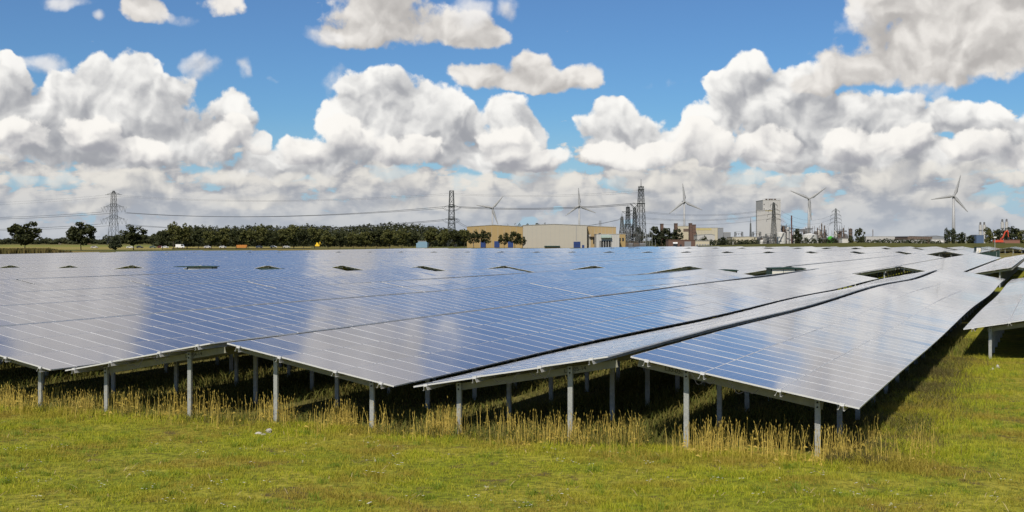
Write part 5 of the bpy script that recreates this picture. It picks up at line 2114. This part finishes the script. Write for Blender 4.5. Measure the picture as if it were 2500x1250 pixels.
def turbine(label, hub, tips, D, wt, wb, yaw, grp='wind turbines on the horizon'):
    s = D / FPX
    x, y, z = at(hub[0], hub[1], D)
    g = float(ground_z(x, y))
    t = thing('wind_turbine', label, 'wind turbine', (x, y, g), 0, grp)
    hh = z - g
    b = MB(); b.lathe([(wb * s / 2, -1), (wb * s / 2 * .93, hh * .35), (wt * s / 2, hh - 1.2)], n=16); b.build('tower', M_turb, t, smooth=True)
    R = Matrix.Rotation(yaw, 4, 'Z')
    nb = MB(); nb.prism([(-1.9, -1.8), (1.9, -1.8), (2.0, .6), (1.3, 1.9), (-1.3, 1.9), (-2.0, .6)], -2.2, 8.0, 0, Matrix.Translation((0, 0, hh)) @ R)
    nb.build('nacelle', M_turb, t)
    hb = MB(); hb.lathe([(1.6, 0), (1.5, 1.0), (1.0, 1.9), (.1, 2.4)], n=12)
    h_ = hb.build('hub', M_turb, t); h_.matrix_local = Matrix.Translation((0, 0, hh)) @ R @ Matrix.Translation((0, -2.2, 0)) @ Matrix.Rotation(pi / 2, 4, 'X')
    for (tx, ty) in tips:
        px_ = (tx - hub[0]) * s, -(ty - hub[1]) * s
        L = sqrt(px_[0] ** 2 + px_[1] ** 2)
        a = atan2(px_[0], px_[1])
        st = [(0, .9, .8), (.08, 1.3, .7), (.2, 2.1, .45), (.45, 1.5, .3), (.75, .95, .18), (.95, .5, .1), (1, .12, .06)]
        vs_, n = [], 6
        for f, c, th in st:
            for k in range(n):
                q = 2 * pi * k / n
                vs_.append((cos(q) * c * 1.15 + (.5 if f > .1 else 0) * c * .6, sin(q) * th * 1.3, f * L))
        fs = [(i * n + k, i * n + (k + 1) % n, (i + 1) * n + (k + 1) % n, (i + 1) * n + k) for i in range(len(st) - 1) for k in range(n)] + [tuple(range((len(st) - 1) * n, len(st) * n))]
        m_ = MB(); m_.add(vs_, fs)
        o = m_.build('blade', M_turb, t, smooth=True)
        o.matrix_local = Matrix.Translation((0, 0, hh)) @ Matrix.Rotation(yaw * .0, 4, 'Z') @ Matrix.Translation((0, -3.1, 0)) @ Matrix.Rotation(a, 4, 'Y')


turbine('leftmost wind turbine, rising behind the ochre hall', (1202, 507.5), ((1162, 501), (1229, 478), (1216, 548)), 2300, 3.4, 4.4, radians(25))
turbine('wind turbine behind the beige hall, one blade straight up', (1414, 502), ((1411.5, 458), (1380.5, 527), (1455, 520)), 2200, 4.2, 5.6, radians(-10))
turbine('wind turbine behind the brown chimneys, middle of the five', (1670.5, 492), ((1665.5, 447), (1632.5, 522), (1714.5, 513)), 2100, 4.4, 6.0, radians(10))
turbine('wind turbine over the refinery, with two blades raised in a V', (1975, 485), ((1927, 465.5), (2016.5, 457), (1980, 538)), 2000, 5.2, 7.4, radians(-15))
turbine('rightmost and nearest wind turbine, above the dark shrubs', (2328, 478.5), ((2343.5, 427), (2270.5, 487.5), (2361.5, 518)), 1800, 5.6, 8.4, radians(-25))


# ------------------------------------------------------------------ power lines
M_wire = mat('conductor', (0.06, 0.065, 0.07), .5, .3)


def wire(label, a, b, sag, rad, n=26):
    """a, b = (photo x, photo y, distance) of the ends"""
    A, B = Vector(at(*a)), Vector(at(*b))
    pts = []
    for k in range(n + 1):
        f = k / n
        p = A.lerp(B, f)
        p.z -= sag * 4 * f * (1 - f)
        pts.append(p)
    mb = MB(); mb.poly(pts, rad * 1.6, n=3)
    tag(mb.build('power_line', M_wire), label, 'power line', 'overhead power lines')


GWL = 'running left out of the picture from the left pylon'
wire(f'thin earth wire {GWL}, upper', (-60, 496, 1330), (258, 476, 1180), 1.2, .07)
wire(f'thin earth wire {GWL}, lower', (-60, 502, 1300), (298, 478, 1180), 1.2, .07)
wire(f'upper conductor bundle {GWL}, higher strand', (-60, 532, 1330), (247, 518, 1180), 1.0, .2)
wire(f'upper conductor bundle {GWL}, lower strand', (-60, 536, 1300), (270, 521, 1180), 1.0, .22)
wire(f'lower conductor bundle {GWL}, higher strand', (-60, 561, 1330), (245, 547, 1180), 1.0, .22)
wire(f'lower conductor bundle {GWL}, lower strand', (-60, 564, 1300), (270, 551, 1180), 1.0, .18)
wire(f'lowest thin conductor {GWL}', (-60, 585, 1330), (245, 578, 1180), .8, .12)
GLM = 'between the left pylon and the square-topped pylon'
wire(f'thin earth wire {GLM}, upper', (298, 477, 1180), (1098, 472, 905), 5.2, .07, 40)
wire(f'thin earth wire {GLM}, lower', (262, 478, 1180), (1098, 476, 905), 5.2, .06, 40)
wire(f'upper conductor bundle {GLM}, higher strand', (309, 519, 1180), (1084, 504.5, 905), 5.6, .21, 40)
wire(f'upper conductor bundle {GLM}, lower strand', (305, 520, 1180), (1084, 508.5, 905), 5.0, .18, 40)
wire(f'lower conductor bundle {GLM}, higher strand', (311, 548, 1180), (1083, 536, 905), 6.0, .20, 40)
wire(f'lower conductor bundle {GLM}, lower strand', (305, 550, 1180), (1083, 539, 905), 5.4, .18, 40)
GMR = 'between the square-topped pylon and the tall lattice mast'
wire(f'thin earth wire {GMR}, upper', (1106, 472, 905), (1560, 465, 830), 2.4, .06)
wire(f'thin earth wire {GMR}, lower', (1106, 475, 905), (1560, 470, 830), 2.2, .06)
wire(f'conductor bundle {GMR}, higher strand', (1121, 504.5, 905), (1545, 496.5, 830), 2.2, .22)
wire(f'conductor bundle {GMR}, lower strand', (1121, 507, 905), (1545, 499.5, 830), 2.2, .2)
wire('slack line from the square-topped pylon down to the ochre hall roof', (1112, 535, 905), (1145, 555, 800), .6, .2, 10)
wire('second slack line from the square-topped pylon down to the ochre hall roof', (1112, 539, 905), (1140, 556, 800), .6, .16, 10)
wire('line from the small lattice mast down to the tan end bay', (1512, 536, 825), (1425, 552, 800), .4, .2, 10)
GRR = 'between the tall lattice mast and the pylon before the white block'
for k, (ya, yb, nm) in enumerate(((516, 512, 'top'), (519, 514.5, 'second'), (531, 523, 'third'), (534, 525, 'fourth'), (545, 534.5, 'lowest'))):
    wire(f'{nm} thin conductor {GRR}', (1572, ya, 830), (1873, yb, 860), 3.0 - .1 * k, .085)
GRQ = 'between the two right-hand pylons'
for k, (ya, yb, nm) in enumerate(((513, 526, 'top'), (524, 535, 'middle'), (536, 544, 'lowest'))):
    wire(f'{nm} sagging conductor {GRQ}, left circuit', (1905, ya, 860), (2029, yb, 900), 5.2, .07, 16)


# ------------------------------------------------------------------ traffic, containers, excavator
def car(label, px_, dist, color, L=4.4, H=1.5, van=False, rz=0.0, base=None):
    x, y, _ = at(px_, 600, dist)
    g = (float(ground_z(x, y)) if base is None else base)
    t = thing('parked_car' if not van else 'van', label, 'van' if van else 'car', (x, y, g + .1), rz)
    m = mat('car_paint_' + '_'.join(str(int(c * 100)) for c in color), color, .3)
    h = L / 2
    if van:
        pr = [(-h, .3), (h, .3), (h, .95), (h * .82, 1.15), (h * .62, H), (-h, H)]
        gl = [(h * .80, 1.17), (h * .63, H - .12), (h * .25, H - .12), (h * .25, 1.17)]
    else:
        pr = [(-h, .35), (h, .35), (h, .75), (h * .5, .92), (h * .18, H), (-h * .52, H), (-h * .82, .98), (-h, .92)]
        gl = [(h * .42, .95), (h * .15, H - .08), (-h * .48, H - .08), (-h * .72, .98)]
    b = MB(); b.prism(pr, -.86, .86); b.build('body', m, t)
    for yy in (-.875, .865):
        w_ = MB(); w_.prism(gl, yy, yy + .01); w_.build('window', M_glassd, t)
    for xx in (-h * .62, h * .62):
        for yy in (-.8, .8):
            q = MB(); q.bar((xx, yy - .1, .33), (xx, yy + .1, .33), .66, n=10, cap=True); q.build('wheel', M_ink, t)
    return t


for i, (q, c, lab) in enumerate([(231, (.45, .42, .38), 'beige car left of the conical bush'), (318, (.62, .62, .58), 'pale cream car under the open-crowned tree'), (341, (.03, .03, .04), 'black car right of the open-crowned tree'),
                                 (373, (.10, .13, .11), 'grey-green car left of the roadside row'), (393, (.13, .02, .025), 'dark red car at the start of the roadside row'), (403, (.65, .65, .65), 'white car behind the dark red one'),
                                 (507, (.55, .55, .56), 'silver car among the trunks of the roadside row'), (544, (.6, .6, .6), 'pale car half behind a trunk, left of the orange container'), (633, (.05, .07, .12), 'dark blue car right of the orange container'), (668, (.62, .63, .64), 'white car right of the orange container among trunks'), (700, (.5, .5, .5), 'silver car left of the yellow machine')]):
    car(lab, q, 760, c, rz=0.05 * (i % 3))
car('white delivery van on the road between roadside trunks', 440, 770, (.7, .7, .7), 5.6, 2.3, True)
x, y, _ = at(591, 606, 765)
t = thing('container', 'orange skip container between the trunks of the roadside row', 'container', (x, y, float(ground_z(x, y))))
b = MB(); b.prism([(-3.2, .2), (2.8, .2), (3.4, 2.0), (-3.4, 2.0)], -1.1, 1.1); b.build('shell', M_orange, t)
for k in range(5):
    r = MB(); r.box(-2.6 + k * 1.25, -2.48 + k * 1.25, -1.2, -1.102, .3, 1.95); r.build('rib', M_orange, t)
x, y, _ = at(775, 600, 800)
t = thing('yellow_digger', 'small yellow digger standing among the roadside trunks', 'digger', (x, y, float(ground_z(x, y))))
b = MB(); b.box(-1.5, 1.5, -1, 1, .9, 2.0); b.build('body', M_yellow, t)
b = MB(); b.prism([(-.7, 2.003), (.6, 2.003), (.4, 3.3), (-.7, 3.3)], -.7, .7); b.build('cab', M_yellow, t)
b = MB(); b.bar((.9, 0, 1.8), (1.6, 0, 3.9), .4); b.bar((1.6, 0, 3.9), (2.4, 0, 2.2), .3); b.build('arm', M_yellow, t)
for yy in (-.9, .55):
    b = MB(); b.prism([(-1.6, .15), (1.6, .15), (1.8, .5), (1.5, .88), (-1.5, .88), (-1.8, .5)], yy, yy + .4); b.build('track', M_ink, t)


def excavator():
    D = 690
    s = D / FPX
    x, y, _ = at(2426, 590, D); g = 2.6
    t = thing('excavator', 'orange-red long-arm excavator working on the dike at the right', 'excavator', (x, y - 8, g))
    for yy in (-1.7, 1.0):
        b = MB(); b.prism([(-2.3, 0), (2.3, 0), (2.6, .45), (2.3, .95), (-2.3, .95), (-2.6, .45)], yy, yy + .7); b.build('track', M_ink, t)
    b = MB(); b.prism([(-3.0, 1.1), (1.7, 1.1), (1.7, 1.9), (-.2, 2.4), (-3.0, 2.3)], -1.5, 1.5); b.build('upper_body', M_red, t)
    b = MB(); b.prism([(.3, 2.1), (1.7, 1.95), (1.6, 3.5), (.4, 3.5)], -1.45, -.2); c = b.build('cab', M_red, t)
    w_ = MB(); w_.box(.6, 1.5, -1.50, -1.455, 2.5, 3.35); w_.build('window', M_glassd, c)
    zb = lambda yy: CAMZ - (yy - YH) / FPX * D - g
    xb = lambda q: (q - 2426) * s
    b = MB(); b.bar((1.2, .4, 2.0), (xb(2441), .4, zb(566)), .95, w2=.75, cap=True); b.bar((xb(2441), .4, zb(566)), (xb(2447), .4, zb(563)), .75, cap=True); b.build('boom', M_red, t)
    b = MB(); b.bar((xb(2447), .4, zb(563)), (xb(2448.5), .4, zb(579)), .7, w2=.5, cap=True); b.build('dipper_arm', M_red, t)
    b = MB(); b.prism([(xb(2448) - .7, zb(582) - 1.0), (xb(2448) + .6, zb(582) - .8), (xb(2448) + .7, zb(579)), (xb(2448) - .2, zb(579))], -.2, 1.0); b.build('bucket', M_ink, t)
    b = MB(); b.bar((1.4, .4, 2.3), (xb(2436), .4, zb(573)), .3, cap=True); b.build('hydraulic_ram', M_pipe, t)


excavator()
# village roofs far left
for i, (q0, q1, yt, ye, d, c, lab) in enumerate([(70, 92, 593, 599, 1600, (.30, .12, .06), 'long red-roofed farmhouse behind the leftmost tree'), (96, 130, 596, 600, 1650, (.27, .11, .06), 'low red-roofed barn between the two left trees'),
                                                 (137, 147, 595, 599, 1600, (.35, .30, .26), 'small pale house left of the second lone tree'), (180, 208, 593, 597, 1620, (.50, .50, .52), 'white-roofed shed under the second lone tree'), (208, 220, 595, 599, 1600, (.28, .11, .06), 'red-roofed cottage right of the second lone tree')]):
    mr_ = mat(f'roof_tiles_{i}', c, .8)
    t, w, h = hall(lab, q0, q1, yt, d, 9, M_wall_b, mr_, eave=ye, ridge=(q0 + q1) / 2, name='farmhouse', cat='house')
    inset(t, 'window', -w / 4, -w / 4 + 1.2, .8, 2.0, M_glassd); inset(t, 'door', w / 6, w / 6 + 1, 0, 2, M_rust)
